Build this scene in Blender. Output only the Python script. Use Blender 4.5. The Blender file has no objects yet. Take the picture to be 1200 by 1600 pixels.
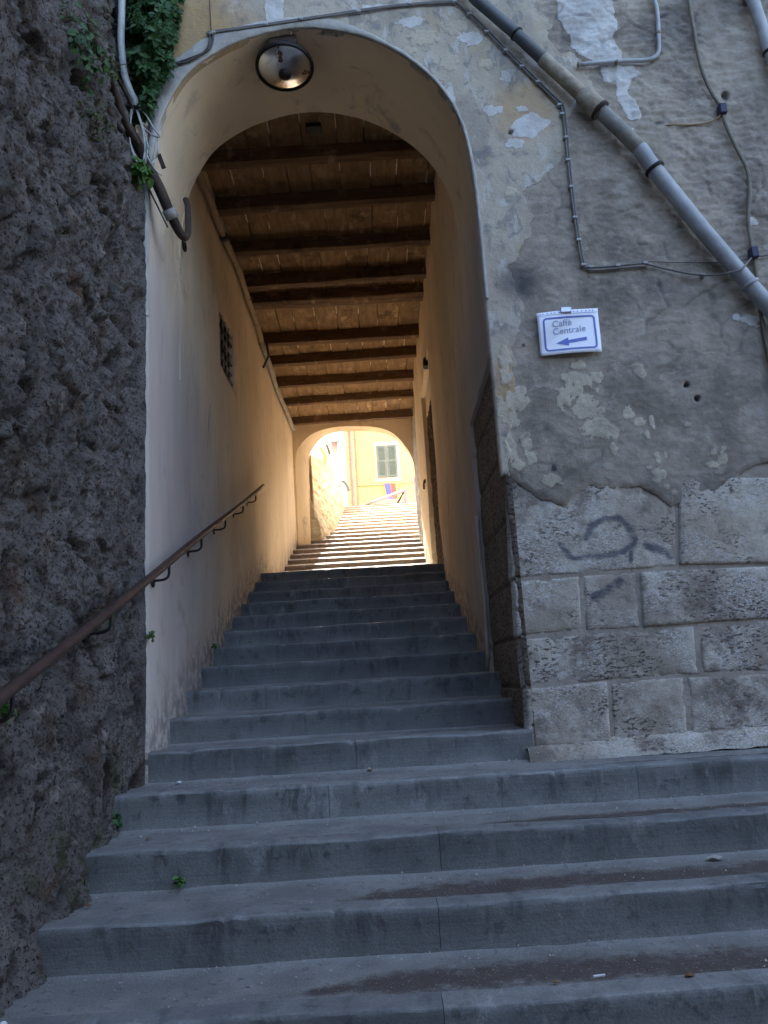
import bpy, math, random
import numpy as np
from mathutils import Vector, Matrix
random.seed(7)
R = math.radians
SC = bpy.context.scene
COL = SC.collection

# ------------------------------------------------------------------ camera
F_PX = 1262.98
CAM = np.array([1.29544, -4.65324, 0.31620])
FW = np.array([0.01853866, 0.97904657, 0.20279088])
RT = np.array([0.99825746, -0.00676034, -0.05862031])
UP = np.array([0.05602107, -0.20352425, 0.97746587])
cd = bpy.data.cameras.new('camera')
cam = bpy.data.objects.new('camera', cd); COL.objects.link(cam)
m = Matrix.Identity(4)
for i in range(3):
    m[i][0] = RT[i]; m[i][1] = UP[i]; m[i][2] = -FW[i]; m[i][3] = CAM[i]
cam.matrix_world = m
cd.sensor_fit = 'VERTICAL'; cd.sensor_height = 24.0
cd.lens = 24.0 * F_PX / 1600.0
cd.clip_start = 0.05; cd.clip_end = 600
SC.camera = cam

# ------------------------------------------------------------------ light
SUN_EL, SUN_AZ = 38.0, -3.0
w = bpy.data.worlds.new('World'); SC.world = w; w.use_nodes = True
nt = w.node_tree
sky = nt.nodes.new('ShaderNodeTexSky'); sky.sky_type = 'NISHITA'; sky.sun_disc = False
sky.sun_elevation = R(SUN_EL); sky.sun_rotation = R(SUN_AZ); sky.altitude = 0; sky.air_density = 0.9; sky.dust_density = 4.0; sky.ozone_density = 0.65
bg = nt.nodes['Background']; bg.inputs['Strength'].default_value = 0.15
nt.links.new(sky.outputs[0], bg.inputs[0])
sl = bpy.data.lights.new('sun', 'SUN'); sl.energy = 4.0; sl.angle = R(0.5); sl.color = (1.0, 0.93, 0.82)
so = bpy.data.objects.new('sun', sl); COL.objects.link(so)
sdir = Vector((math.sin(R(SUN_AZ)) * math.cos(R(SUN_EL)), math.cos(R(SUN_AZ)) * math.cos(R(SUN_EL)), math.sin(R(SUN_EL))))
so.rotation_euler = sdir.to_track_quat('Z', 'Y').to_euler(); so.location = (0, 20, 30)
SC.view_settings.view_transform = 'Standard'; SC.view_settings.look = 'None'
SC.view_settings.exposure = 3.12; SC.view_settings.gamma = 1.0
SC.view_settings.use_curve_mapping = False
SC.render.engine = 'CYCLES'
try:
    SC.cycles.max_bounces = 14; SC.cycles.diffuse_bounces = 8; SC.cycles.glossy_bounces = 4
    SC.cycles.use_denoising = True
except Exception: pass

def at(x, y, X=None, Y=None, Z=None):
    v = FW + RT * (x - 600) / F_PX + UP * (800 - y) / F_PX
    t = (X - CAM[0]) / v[0] if X is not None else (Y - CAM[1]) / v[1] if Y is not None else (Z - CAM[2]) / v[2]
    return CAM + v * t
def fx(x, y):                       # a point on the facade plane, as (X, Z)
    p = at(x, y, Y=0); return p[0], p[2]

# ------------------------------------------------------------------ noise
def _h(i, j, k, s):
    n = (i.astype(np.int64) * 374761393 + j.astype(np.int64) * 668265263 + k.astype(np.int64) * 2147483647 + s * 974634777) & 0xffffffff
    n = ((n ^ (n >> 13)) * 1274126177) & 0xffffffff
    n = ((n ^ (n >> 16)) * 2246822519) & 0xffffffff
    return ((n ^ (n >> 15)) & 0xffffff) / float(0x1000000)
def vn(x, y, z=0.0, s=0):
    x, y, z = np.broadcast_arrays(np.asarray(x, float), np.asarray(y, float), np.asarray(z, float))
    i, j, k = np.floor(x), np.floor(y), np.floor(z)
    fx_, fy, fz = x - i, y - j, z - k
    def sm(t): return t * t * t * (t * (t * 6 - 15) + 10)
    u, v, w_ = sm(fx_), sm(fy), sm(fz)
    def g(a, b, c):
        h = _h(i + a, j + b, k + c, s); th = h * 2 * np.pi
        h2 = _h(i + a, j + b, k + c, s + 17) * 2 - 1
        q = np.sqrt(1 - h2 * h2)
        return np.cos(th) * q * (fx_ - a) + np.sin(th) * q * (fy - b) + h2 * (fz - c)
    a0 = g(0,0,0) + u * (g(1,0,0) - g(0,0,0)); a1 = g(0,1,0) + u * (g(1,1,0) - g(0,1,0))
    b0 = g(0,0,1) + u * (g(1,0,1) - g(0,0,1)); b1 = g(0,1,1) + u * (g(1,1,1) - g(0,1,1))
    c0 = a0 + v * (a1 - a0); c1 = b0 + v * (b1 - b0)
    return (c0 + w_ * (c1 - c0)) * 1.5
def fbm(x, y, z=0.0, o=5, s=0, g=0.5):
    r = 0; a = 1.0; f = 1.0
    for q in range(o):
        r = r + a * vn(x * f + q * 7.3, y * f + q * 3.1, z * f, s + q); a *= g; f *= 2.03
    return r
def ridg(x, y, z=0.0, o=5, s=0, g=0.5):
    r = 0; a = 1.0; f = 1.0
    for q in range(o):
        r = r + a * (1 - 2 * np.abs(vn(x * f + q * 5.3, y * f + q * 2.7, z * f, s + q))); a *= g; f *= 2.03
    return r
def wor(x, y, s=0):
    i, j = np.floor(x), np.floor(y); z0 = np.zeros_like(i)
    d1 = np.full(x.shape, 9.0); d2 = np.full(x.shape, 9.0); cid = np.zeros(x.shape)
    for a in (-1, 0, 1):
        for b in (-1, 0, 1):
            px = i + a + _h(i + a, j + b, z0, s); py = j + b + _h(i + a, j + b, z0, s + 5)
            d = np.hypot(px - x, py - y); c = _h(i + a, j + b, z0, s + 9)
            n = d < d1
            d2 = np.where(n, d1, np.minimum(d2, d)); cid = np.where(n, c, cid); d1 = np.where(n, d, d1)
    return d1, d2, cid
def sstep(a, b, x):
    t = np.clip((x - a) / (b - a), 0, 1); return t * t * (3 - 2 * t)

# ------------------------------------------------------------------ object helpers
def tag(o, label=None, cat=None, group=None, kind=None):
    if label: o['label'] = label
    if cat: o['category'] = cat
    if group: o['group'] = group
    if kind: o['kind'] = kind
    return o
def empty(name, loc=(0, 0, 0), rot=(0, 0, 0)):
    o = bpy.data.objects.new(name, None); o.empty_display_size = 0.1
    o.location = loc; o.rotation_euler = rot; COL.objects.link(o); return o
def link(name, me, parent=None):
    o = bpy.data.objects.new(name, me); COL.objects.link(o)
    if parent is not None:
        o.parent = parent
    return o
def mesh(name, V, Fs, mat, smooth=False, attrs=None):
    me = bpy.data.meshes.new(name)
    V = np.asarray(V, float)
    if isinstance(Fs, np.ndarray) and Fs.ndim == 2:
        k = Fs.shape[1]
        me.vertices.add(len(V)); me.vertices.foreach_set('co', V.ravel())
        me.loops.add(Fs.size); me.loops.foreach_set('vertex_index', Fs.ravel().astype(np.int32))
        me.polygons.add(len(Fs)); me.polygons.foreach_set('loop_start', np.arange(0, Fs.size, k, dtype=np.int32))
        me.update(calc_edges=True); me.validate()
    else:
        me.from_pydata([tuple(v) for v in V], [], [tuple(f) for f in Fs]); me.update()
    if attrs:
        for a, val in attrs.items():
            at_ = me.attributes.new(a, 'FLOAT', 'POINT'); at_.data.foreach_set('value', np.asarray(val, np.float32))
    if smooth:
        me.polygons.foreach_set('use_smooth', [True] * len(me.polygons))
    me.materials.append(mat)
    return me
def obj(name, V, Fs, mat, parent=None, smooth=False, attrs=None):
    return link(name, mesh(name, V, Fs, mat, smooth, attrs), parent)

class MB:                            # collects primitives into one mesh
    def __init__(s): s.V = []; s.F = []
    def add(s, V, F_):
        b = len(s.V); s.V += [tuple(map(float, v)) for v in V]; s.F += [tuple(int(i) + b for i in f) for f in F_]; return s
    def box(s, x0, x1, y0, y1, z0, z1, M_=None, b=0.0):
        if b > 0:
            pts = []
            for sx, x in ((1, x0), (-1, x1)):
                for sy, y in ((1, y0), (-1, y1)):
                    for sz, z in ((1, z0), (-1, z1)):
                        pts += [(x + sx * b, y + sy * b, z), (x + sx * b, y, z + sz * b), (x, y + sy * b, z + sz * b)]
            import bmesh
            bm = bmesh.new()
            for p in pts: bm.verts.new(p)
            bmesh.ops.convex_hull(bm, input=list(bm.verts))
            bm.verts.index_update()
            V = [v.co.copy() for v in bm.verts]; F_ = [[v.index for v in f.verts] for f in bm.faces]; bm.free()
        else:
            V = [Vector((x, y, z)) for x in (x0, x1) for y in (y0, y1) for z in (z0, z1)]
            F_ = [(0,1,3,2),(4,6,7,5),(0,4,5,1),(2,3,7,6),(0,2,6,4),(1,5,7,3)]
        if M_ is not None: V = [M_ @ Vector(v) for v in V]
        return s.add(V, F_)
    def tube(s, pts, r, seg=10, cap=True):
        pts = [Vector(p) for p in pts]; n = len(pts)
        rr = r if hasattr(r, '__len__') else [r] * n
        tn = []
        for i in range(n):
            a = pts[max(i - 1, 0)]; b = pts[min(i + 1, n - 1)]
            t = (b - a); tn.append(t.normalized() if t.length > 1e-9 else Vector((0, 0, 1)))
        u = tn[0].orthogonal().normalized(); V = []; F_ = []
        for i in range(n):
            u = (u - tn[i] * u.dot(tn[i])); u = u.normalized() if u.length > 1e-6 else tn[i].orthogonal().normalized()
            v = tn[i].cross(u)
            for k in range(seg):
                a = 2 * math.pi * k / seg
                V.append(pts[i] + (u * math.cos(a) + v * math.sin(a)) * rr[i])
        for i in range(n - 1):
            for k in range(seg):
                k2 = (k + 1) % seg
                F_.append((i * seg + k, i * seg + k2, (i + 1) * seg + k2, (i + 1) * seg + k))
        if cap:
            F_.append(tuple(range(seg))[::-1]); F_.append(tuple((n - 1) * seg + k for k in range(seg)))
        return s.add(V, F_)
    def lathe(s, prof, seg=24, M_=None):
        V = []; F_ = []
        for (r, z) in prof:
            for k in range(seg):
                a = 2 * math.pi * k / seg; V.append(Vector((r * math.cos(a), r * math.sin(a), z)))
        for i in range(len(prof) - 1):
            for k in range(seg):
                k2 = (k + 1) % seg; F_.append((i * seg + k, i * seg + k2, (i + 1) * seg + k2, (i + 1) * seg + k))
        if M_ is not None: V = [M_ @ v for v in V]
        return s.add(V, F_)
    def build(s, name, mat, parent=None, smooth=False):
        return obj(name, s.V, s.F, mat, parent, smooth)
def cr(pts, n=8):                    # Catmull-Rom through points
    P = [np.array(p, float) for p in pts]; P = [2 * P[0] - P[1]] + P + [2 * P[-1] - P[-2]]
    out = []
    for i in range(1, len(P) - 2):
        a, b, c, d = P[i - 1], P[i], P[i + 1], P[i + 2]
        for k in range(n):
            t = k / n
            out.append(.5 * (2 * b + (c - a) * t + (2 * a - 5 * b + 4 * c - d) * t * t + (3 * b - a - 3 * c + d) * t ** 3))
    out.append(P[-2]); return out

def sheet(us, vs, keep=None, snap=None):
    """grid in (u,v); cells whose centre is not kept are dropped, and the vertices along the cut are snapped"""
    U, W = np.meshgrid(us, vs, indexing='ij'); nu, nv = U.shape
    cu = (U[:-1, :-1] + U[1:, 1:]) / 2; cv = (W[:-1, :-1] + W[1:, 1:]) / 2
    K = np.ones(cu.shape, bool) if keep is None else keep(cu, cv)
    idx = np.arange(nu * nv).reshape(nu, nv)
    q = np.stack([idx[:-1, :-1], idx[1:, :-1], idx[1:, 1:], idx[:-1, 1:]], -1)[K]
    u = U.ravel().copy(); v = W.ravel().copy()
    if snap is not None:
        cnt = np.zeros((nu, nv), int)
        for a in (0, 1):
            for b in (0, 1):
                cnt[a:nu - 1 + a, b:nv - 1 + b] += (~K)
        used = np.zeros(nu * nv, bool); used[q.ravel()] = True
        bd = used & (cnt.ravel() > 0)
        u[bd], v[bd] = snap(u[bd], v[bd])
    used = np.unique(q); rem = np.full(nu * nv, -1); rem[used] = np.arange(len(used))
    return u[used], v[used], rem[q]
def rim(V, Q, off):
    """adds side faces along every open edge, going to V+off"""
    E = np.concatenate([Q[:, [0, 1]], Q[:, [1, 2]], Q[:, [2, 3]], Q[:, [3, 0]]])
    key = np.sort(E, 1); k = key[:, 0].astype(np.int64) * (len(V) + 1) + key[:, 1]
    un, inv, c = np.unique(k, return_inverse=True, return_counts=True)
    B = E[c[inv] == 1]
    bv = np.unique(B); mp = np.full(len(V), -1); mp[bv] = len(V) + np.arange(len(bv))
    V2 = np.concatenate([V, V[bv] + np.asarray(off)])
    q2 = np.stack([B[:, 1], B[:, 0], mp[B[:, 0]], mp[B[:, 1]]], -1)
    return V2, np.concatenate([Q, q2]), bv
def topoly(poly):
    P = np.asarray(poly, float)
    seg = np.linalg.norm(np.diff(P, axis=0), axis=1); s = np.concatenate([[0], np.cumsum(seg)])
    t = np.arange(0, s[-1], 0.004); D = np.stack([np.interp(t, s, P[:, 0]), np.interp(t, s, P[:, 1])], 1)
    def near(u, v):
        ou, ov = u.copy(), v.copy()
        for a in range(0, len(u), 400):
            d = (u[a:a + 400, None] - D[None, :, 0]) ** 2 + (v[a:a + 400, None] - D[None, :, 1]) ** 2
            k = d.argmin(1); ou[a:a + 400] = D[k, 0]; ov[a:a + 400] = D[k, 1]
        return ou, ov
    return near
def pdist(u, v, P):                  # signed distance to a closed polygon, negative inside
    P = np.asarray(P, float); d = np.full(u.shape, 1e9); ins = np.zeros(u.shape, bool)
    for i in range(len(P)):
        a, b = P[i], P[(i + 1) % len(P)]; e = b - a
        t = np.clip(((u - a[0]) * e[0] + (v - a[1]) * e[1]) / max(e @ e, 1e-12), 0, 1)
        d = np.minimum(d, np.hypot(u - a[0] - t * e[0], v - a[1] - t * e[1]))
        c = ((a[1] > v) != (b[1] > v))
        with np.errstate(divide='ignore', invalid='ignore'):
            ins ^= c & (u < (b[0] - a[0]) * (v - a[1]) / (b[1] - a[1] if b[1] != a[1] else 1e-12) + a[0])
    return np.where(ins, -d, d)

# ------------------------------------------------------------------ materials
class Mat:
    def __init__(s, name, rough=0.9, spec=0.25, metal=0.0):
        s.m = bpy.data.materials.new(name); s.m.use_nodes = True; s.t = s.m.node_tree
        s.b = s.t.nodes['Principled BSDF']
        s.b.inputs['Roughness'].default_value = rough; s.b.inputs['Metallic'].default_value = metal
        s.b.inputs['Specular IOR Level'].default_value = spec
        s.geo = None
    def N(s, t): return s.t.nodes.new(t)
    def L(s, a, b): s.t.links.new(a, b)
    def put(s, sock, v):
        if hasattr(v, 'is_output'): s.L(v, sock)
        elif isinstance(v, tuple) and len(v) == 3 and len(sock.default_value) == 4: sock.default_value = (*v, 1)
        else: sock.default_value = v
    def pos(s, sc=(1, 1, 1), rnd=0.0, rot=(0, 0, 0)):
        g = s.N('ShaderNodeNewGeometry'); mp = s.N('ShaderNodeMapping'); s.L(g.outputs['Position'], mp.inputs[0])
        mp.inputs['Scale'].default_value = sc; mp.inputs['Rotation'].default_value = rot
        if rnd:
            o = s.N('ShaderNodeObjectInfo'); mm = s.N('ShaderNodeMath'); mm.operation = 'MULTIPLY'
            s.L(o.outputs['Random'], mm.inputs[0]); mm.inputs[1].default_value = rnd
            s.L(mm.outputs[0], mp.inputs['Location'])
        return mp.outputs[0]
    def noise(s, scale, det=5, ro=0.55, vec=None, dist=0.0):
        n = s.N('ShaderNodeTexNoise'); n.inputs['Scale'].default_value = scale; n.inputs['Detail'].default_value = det
        n.inputs['Roughness'].default_value = ro; n.inputs['Distortion'].default_value = dist
        s.L(vec if vec is not None else s.pos(), n.inputs['Vector']); return n.outputs['Fac']
    def voro(s, scale, vec=None, feat='F1', out='Distance'):
        n = s.N('ShaderNodeTexVoronoi'); n.feature = feat; n.inputs['Scale'].default_value = scale
        s.L(vec if vec is not None else s.pos(), n.inputs['Vector']); return n.outputs[out]
    def ramp(s, f, a, b, lo=0.0, hi=1.0):
        n = s.N('ShaderNodeMapRange'); n.interpolation_type = 'SMOOTHSTEP'
        n.inputs[1].default_value = a; n.inputs[2].default_value = b; n.inputs[3].default_value = lo; n.inputs[4].default_value = hi
        s.L(f, n.inputs[0]); return n.outputs[0]
    def mix(s, f, a, b, mode='MIX'):
        n = s.N('ShaderNodeMix'); n.data_type = 'RGBA'; n.blend_type = mode
        s.put(n.inputs[0], f); s.put(n.inputs[6], a); s.put(n.inputs[7], b); return n.outputs[2]
    def math(s, op, a, b=0.0):
        n = s.N('ShaderNodeMath'); n.operation = op; s.put(n.inputs[0], a); s.put(n.inputs[1], b); return n.outputs[0]
    def attr(s, name):
        n = s.N('ShaderNodeAttribute'); n.attribute_name = name; return n.outputs['Fac']
    def rnd(s): return s.N('ShaderNodeObjectInfo').outputs['Random']
    def bump(s, h, st=0.5, d=0.01, nrm=None):
        n = s.N('ShaderNodeBump'); n.inputs['Strength'].default_value = st; n.inputs['Distance'].default_value = d
        s.L(h, n.inputs['Height'])
        if nrm is not None: s.L(nrm, n.inputs['Normal'])
        return n.outputs[0]
    def fin(s, col, nrm=None, rough=None):
        s.put(s.b.inputs['Base Color'], col)
        if nrm is not None: s.L(nrm, s.b.inputs['Normal'])
        if rough is not None: s.put(s.b.inputs['Roughness'], rough)
        return s.m

def m_simple(name, c1, c2=None, scale=8, rough=0.6, metal=0.0, spec=0.3, bump=0.15, bd=0.004):
    a = Mat(name, rough, spec, metal)
    n = a.noise(scale, 6, 0.6, a.pos(rnd=20))
    col = a.mix(a.ramp(n, .35, .65), c1, c2 or tuple(x * .7 for x in c1))
    return a.fin(col, a.bump(a.noise(scale * 6, 4, .6), bump, bd))

def mk_facade():
    a = Mat('weathered_plaster', 0.95, 0.15)
    n1 = a.noise(2.2, 6, .6); n2 = a.noise(9, 6, .65); n3 = a.noise(45, 4, .6); n4 = a.noise(5, 7, .7, a.pos((1, 1, .45)), .6)
    base = a.mix(a.ramp(n1, .35, .65), (.40, .345, .27), (.475, .415, .325))
    base = a.mix(a.ramp(n2, .52, .66), base, (.27, .25, .22))
    base = a.mix(a.ramp(n4, .55, .63), base, (.50, .47, .42))
    base = a.mix(a.ramp(a.noise(7, 7, .72, a.pos((1.2, 1, .7)), .8), .56, .60, 0, .7), base, (.24, .225, .205))
    base = a.mix(a.ramp(a.noise(3.1, 7, .7, a.pos((1, 1, .8)), .5), .57, .62, 0, .8), base, (.44, .36, .24))
    och = a.mix(a.ramp(n2, .4, .65), (.44, .285, .135), (.36, .25, .14))
    base = a.mix(a.attr('ochre'), base, och)
    gr = a.mix(a.ramp(n2, .38, .66), (.30, .253, .197), (.385, .332, .262))
    gr = a.mix(a.ramp(n3, .55, .7), gr, (.32, .29, .25))
    gr = a.mix(a.ramp(a.noise(1.9, 6, .66), .48, .64, 0, .85), gr, (.20, .17, .138))
    gr = a.mix(a.ramp(a.noise(4.5, 7, .7, a.pos((1, 1, 1.4))), .53, .62, 0, .7), gr, (.40, .355, .29))
    gr = a.mix(a.ramp(n4, .62, .72), gr, (.34, .31, .27))
    rm = a.math('ADD', a.attr('rough'), a.math('MULTIPLY', a.math('SUBTRACT', n2, .5), .9))
    base = a.mix(a.ramp(rm, .44, .56), base, gr)
    fm = a.math('ADD', a.attr('flake'), a.math('MULTIPLY', a.math('SUBTRACT', a.noise(30, 4, .6), .5), .5))
    cr_ = a.mix(a.ramp(n3, .4, .65), (.50, .435, .325), (.44, .385, .30))
    base = a.mix(a.ramp(fm, .48, .54), base, cr_)
    wm = a.math('ADD', a.attr('white'), a.math('MULTIPLY', a.math('SUBTRACT', a.noise(22, 5, .65), .5), .7))
    wh = a.mix(a.ramp(n2, .4, .65), (.60, .585, .55), (.48, .45, .41))
    base = a.mix(a.ramp(wm, .47, .56), base, wh)
    base = a.mix(a.attr('soot_shade'), base, (.06, .06, .065))  # soot patches plus crevice shade painted into the colour
    h = a.math('ADD', a.math('MULTIPLY', n2, .5), a.math('MULTIPLY', n3, .35))
    h = a.math('ADD', h, a.math('MULTIPLY', a.noise(140, 3, .6), .25))
    for mk_, k_ in ((a.ramp(fm, .48, .54), .35), (a.ramp(wm, .47, .56), .40), (a.ramp(rm, .44, .56, 1, 0), .40)): h = a.math('ADD', h, a.math('MULTIPLY', mk_, k_))
    return a.fin(base, a.bump(h, .8, .014))
def mk_inner(name='passage_plaster', warm=1.0):
    a = Mat(name, 0.92, 0.15)
    v = a.pos((1, 1, .28))
    n1 = a.noise(1.6, 5, .55, v); n2 = a.noise(6, 6, .6, v); n3 = a.noise(60, 3, .6)
    c = a.mix(a.ramp(n1, .35, .66), (.72, .58, .395), (.63, .505, .345))
    c = a.mix(a.ramp(n2, .55, .72), c, (.54, .43, .315))
    c = a.mix(a.ramp(a.noise(2.3, 6, .65, a.pos((1, 1, .4)), .8), .60, .72), c, (.40, .33, .27))
    c = a.mix(a.ramp(a.noise(3.4, 6, .65, a.pos((1, 1, .6)), .4), .64, .70), c, (.66, .52, .35))
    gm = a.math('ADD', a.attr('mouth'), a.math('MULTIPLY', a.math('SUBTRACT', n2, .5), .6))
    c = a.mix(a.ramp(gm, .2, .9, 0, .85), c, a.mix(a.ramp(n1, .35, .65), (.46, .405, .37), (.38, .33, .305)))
    c = a.mix(a.math('MULTIPLY', a.ramp(a.noise(5, 7, .72, a.pos((1, .8, .35)), .7), .57, .68), .6), c, (.30, .25, .21))
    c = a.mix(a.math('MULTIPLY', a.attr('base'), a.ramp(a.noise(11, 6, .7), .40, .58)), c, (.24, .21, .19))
    h = a.math('ADD', a.math('MULTIPLY', n2, .7), a.math('MULTIPLY', n3, .2))
    return a.fin(c, a.bump(h, .5, .014))
def mk_block():
    a = Mat('pitted_limestone', 0.95, 0.15)
    n1 = a.noise(3, 5, .6, a.pos(rnd=9)); n2 = a.noise(34, 5, .66, a.pos((1, 1, 2.1), rot=(0, R(24), 0)))
    n3 = a.noise(90, 3, .6); r = a.rnd()
    c = a.mix(a.ramp(n1, .35, .65), (.36, .31, .24), (.45, .395, .31))
    c = a.mix(a.ramp(r, 0, 1, 0, .55), c, (.25, .215, .18))
    pale = a.ramp(a.noise(4.2, 5, .65, a.pos(rnd=5)), .45, .62)
    c = a.mix(a.math('MULTIPLY', pale, .75), c, (.52, .47, .39))
    n5 = a.noise(75, 4, .7, a.pos((1, 1, 1.7), rot=(0, R(25), 0)))
    c = a.mix(a.math('MULTIPLY', a.ramp(n5, .50, .58), a.ramp(a.noise(2.3, 4, .6, a.pos(rnd=7)), .40, .60)), c, (.56, .545, .52))
    pit = a.math('MULTIPLY', a.ramp(n2, .535, .585), a.ramp(a.noise(2.4, 4, .65, a.pos(rnd=11)), .42, .60))
    c = a.mix(a.math('MULTIPLY', pit, .92), c, (.085, .07, .065))
    c = a.mix(a.math('MULTIPLY', a.ramp(a.noise(110, 3, .7), .56, .66), .55), c, (.13, .11, .10))
    st = a.math('MULTIPLY', a.ramp(a.noise(2.6, 6, .7), .52, .66), .75)
    c = a.mix(st, c, (.15, .12, .10))
    c = a.mix(a.ramp(n3, .63, .70), c, (.52, .50, .46))
    sp = a.math('ADD', a.attr('spray'), a.math('MULTIPLY', a.math('SUBTRACT', n2, .5), -1.2))
    c = a.mix(a.math('MULTIPLY', a.ramp(sp, .15, .85), .8), c, (.05, .06, .085))
    h = a.math('SUBTRACT', a.math('MULTIPLY', a.noise(22, 6, .65), .6), a.math('MULTIPLY', pit, .5))
    h = a.math('ADD', h, a.math('MULTIPLY', n3, .25))
    return a.fin(c, a.bump(h, .7, .012))
def mk_jamb():
    a = Mat('tooled_brown_stone', 0.95, 0.15)
    n2 = a.noise(48, 4, .65, a.pos((1, .45, 1.3), rot=(R(35), 0, 0))); n1 = a.noise(4, 5, .6, a.pos(rnd=9))
    c = a.mix(a.ramp(n1, .35, .65), (.17, .135, .10), (.225, .185, .145))
    c = a.mix(a.ramp(n2, .53, .62), c, (.08, .062, .05)); c = a.mix(a.ramp(n2, .45, .36), c, (.29, .25, .20))
    return a.fin(c, a.bump(n2, .8, .012))
def mk_mortar(name, c1, c2):
    a = Mat(name, 0.96, 0.1); n = a.noise(25, 5, .6); n1 = a.noise(4, 5, .6)
    c = a.mix(a.ramp(n1, .35, .65), c1, c2)
    return a.fin(c, a.bump(n, .8, .012))
def mk_step(name, c1, c2, c3, stain=True):
    a = Mat(name, 0.78, 0.3)
    n1 = a.noise(2.1, 6, .62, a.pos(rnd=13)); n2 = a.noise(14, 6, .65); n3 = a.noise(90, 4, .6)
    vv = a.noise(7, 6, .7, a.pos((1, .15, .18)), .5)
    c = a.mix(a.ramp(n1, .36, .64), c1, c2)
    c = a.mix(a.ramp(n2, .54, .68), c, c3)
    c = a.mix(a.math('MULTIPLY', a.ramp(vv, .53, .66), .8), c, tuple(x * .42 for x in c1))
    c = a.mix(a.math('MULTIPLY', a.ramp(a.noise(22, 6, .72, a.pos((1, .3, .3), rnd=3), .4), .57, .66), .5), c, tuple(min(1, x * 1.5) for x in c2))
    c = a.mix(a.math('MULTIPLY', a.ramp(a.noise(4.5, 6, .7, a.pos((1, .6, .5))), .60, .68), .55), c, tuple(min(1, x * 1.9) for x in c2))
    c = a.mix(a.math('MULTIPLY', a.attr('foot'), .8), c, tuple(min(1, x * 1.7) for x in c2))
    c = a.mix(a.math('MULTIPLY', a.attr('nose'), a.ramp(a.noise(5, 6, .7), .38, .60, .15, .8)), c, tuple(min(1, x * 1.65) for x in c2))
    c = a.mix(a.ramp(n3, .66, .70, 0, .5), c, (.33, .33, .33))
    c = a.mix(a.ramp(a.rnd(), 0, 1, 0, .35), c, tuple(x * .62 for x in c1))
    ln = a.noise(70, 2, .4, a.pos((.03, 1, 1)))
    c = a.mix(a.ramp(a.noise(160, 4, .7), .42, .60, .0, .35), c, tuple(x * .5 for x in c1))
    h = a.math('ADD', a.math('MULTIPLY', n2, .5), a.math('ADD', a.math('MULTIPLY', n3, .25), a.math('MULTIPLY', ln, .22)))
    return a.fin(c, a.bump(h, .7, .010), a.ramp(n2, .3, .7, .72, .95))
def mk_tread():
    a = Mat('worn_tread_concrete', 0.9, 0.2)
    n1 = a.noise(3, 6, .62); n2 = a.noise(26, 5, .65); n3 = a.noise(150, 3, .6); v = a.voro(95)
    c = a.mix(a.ramp(n1, .36, .64), (.165, .16, .15), (.235, .227, .21))
    c = a.mix(a.ramp(n2, .55, .70), c, (.10, .10, .10)); c = a.mix(a.ramp(n3, .62, .70), c, (.36, .35, .33))
    dm = a.math('ADD', a.attr('dirt'), a.math('MULTIPLY', a.math('SUBTRACT', a.noise(9, 8, .75), .5), 2.2))
    d = a.mix(a.ramp(n3, .56, .66), (.062, .046, .038), (.13, .105, .085))
    d = a.mix(a.ramp(a.voro(48, out='Distance'), .16, .10), d, (.33, .28, .20))
    c = a.mix(a.math('MULTIPLY', a.ramp(dm, .25, .95), .85), c, d)
    c = a.mix(a.math('MULTIPLY', a.attr('foot'), .7), c, (.30, .29, .27))
    h = a.math('ADD', a.math('MULTIPLY', n2, .6), a.math('MULTIPLY', n3, .5))
    return a.fin(c, a.bump(h, .8, .01))
def mk_rock():
    a = Mat('dark_tufa_rock', 0.97, 0.12)
    n1 = a.noise(1.6, 6, .65); n2 = a.noise(9, 7, .7); n3 = a.noise(75, 5, .72); n4 = a.noise(3.3, 6, .65, a.pos(rot=(R(40), 0, 0)))
    c = a.mix(a.ramp(n1, .36, .64), (.115, .101, .091), (.158, .142, .130))
    c = a.mix(a.ramp(n4, .56, .68), c, (.095, .060, .043))
    c = a.mix(a.ramp(n2, .52, .66), c, (.042, .035, .031))
    c = a.mix(a.ramp(a.noise(5, 6, .7), .58, .68), c, (.235, .205, .18))
    c = a.mix(a.ramp(n3, .53, .60), c, (.026, .021, .019)); c = a.mix(a.ramp(n3, .40, .30), c, (.215, .195, .182))
    c = a.mix(a.math('MULTIPLY', a.attr('moss'), a.ramp(n2, .42, .6)), c, (.05, .06, .02))
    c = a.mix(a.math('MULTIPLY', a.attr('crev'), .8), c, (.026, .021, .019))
    h = a.math('ADD', a.math('MULTIPLY', n2, .6), a.math('MULTIPLY', n3, .5))
    return a.fin(c, a.bump(h, 1.0, .025))
def mk_wood(name, c1, c2, dust, ax='X'):
    a = Mat(name, 0.85, 0.2)
    sc = (.12, 1, 1) if ax == 'X' else (1, .12, 1)
    n = a.noise(26, 6, .65, a.pos(sc, rnd=31)); n2 = a.noise(3.5, 6, .65, a.pos(rnd=17)); n3 = a.noise(7, 5, .65, a.pos((1, .5, 1), rnd=5))
    c = a.mix(a.ramp(n, .38, .62), c1, c2)
    c = a.mix(a.ramp(n2, .5, .68, 0, .8), c, tuple(x * .45 for x in c1))
    c = a.mix(a.ramp(n3, .54, .70, 0, .85), c, dust)
    c = a.mix(a.ramp(a.rnd(), 0, 1, 0, .5), c, c1)
    return a.fin(c, a.bump(n, .5, .008))

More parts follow.
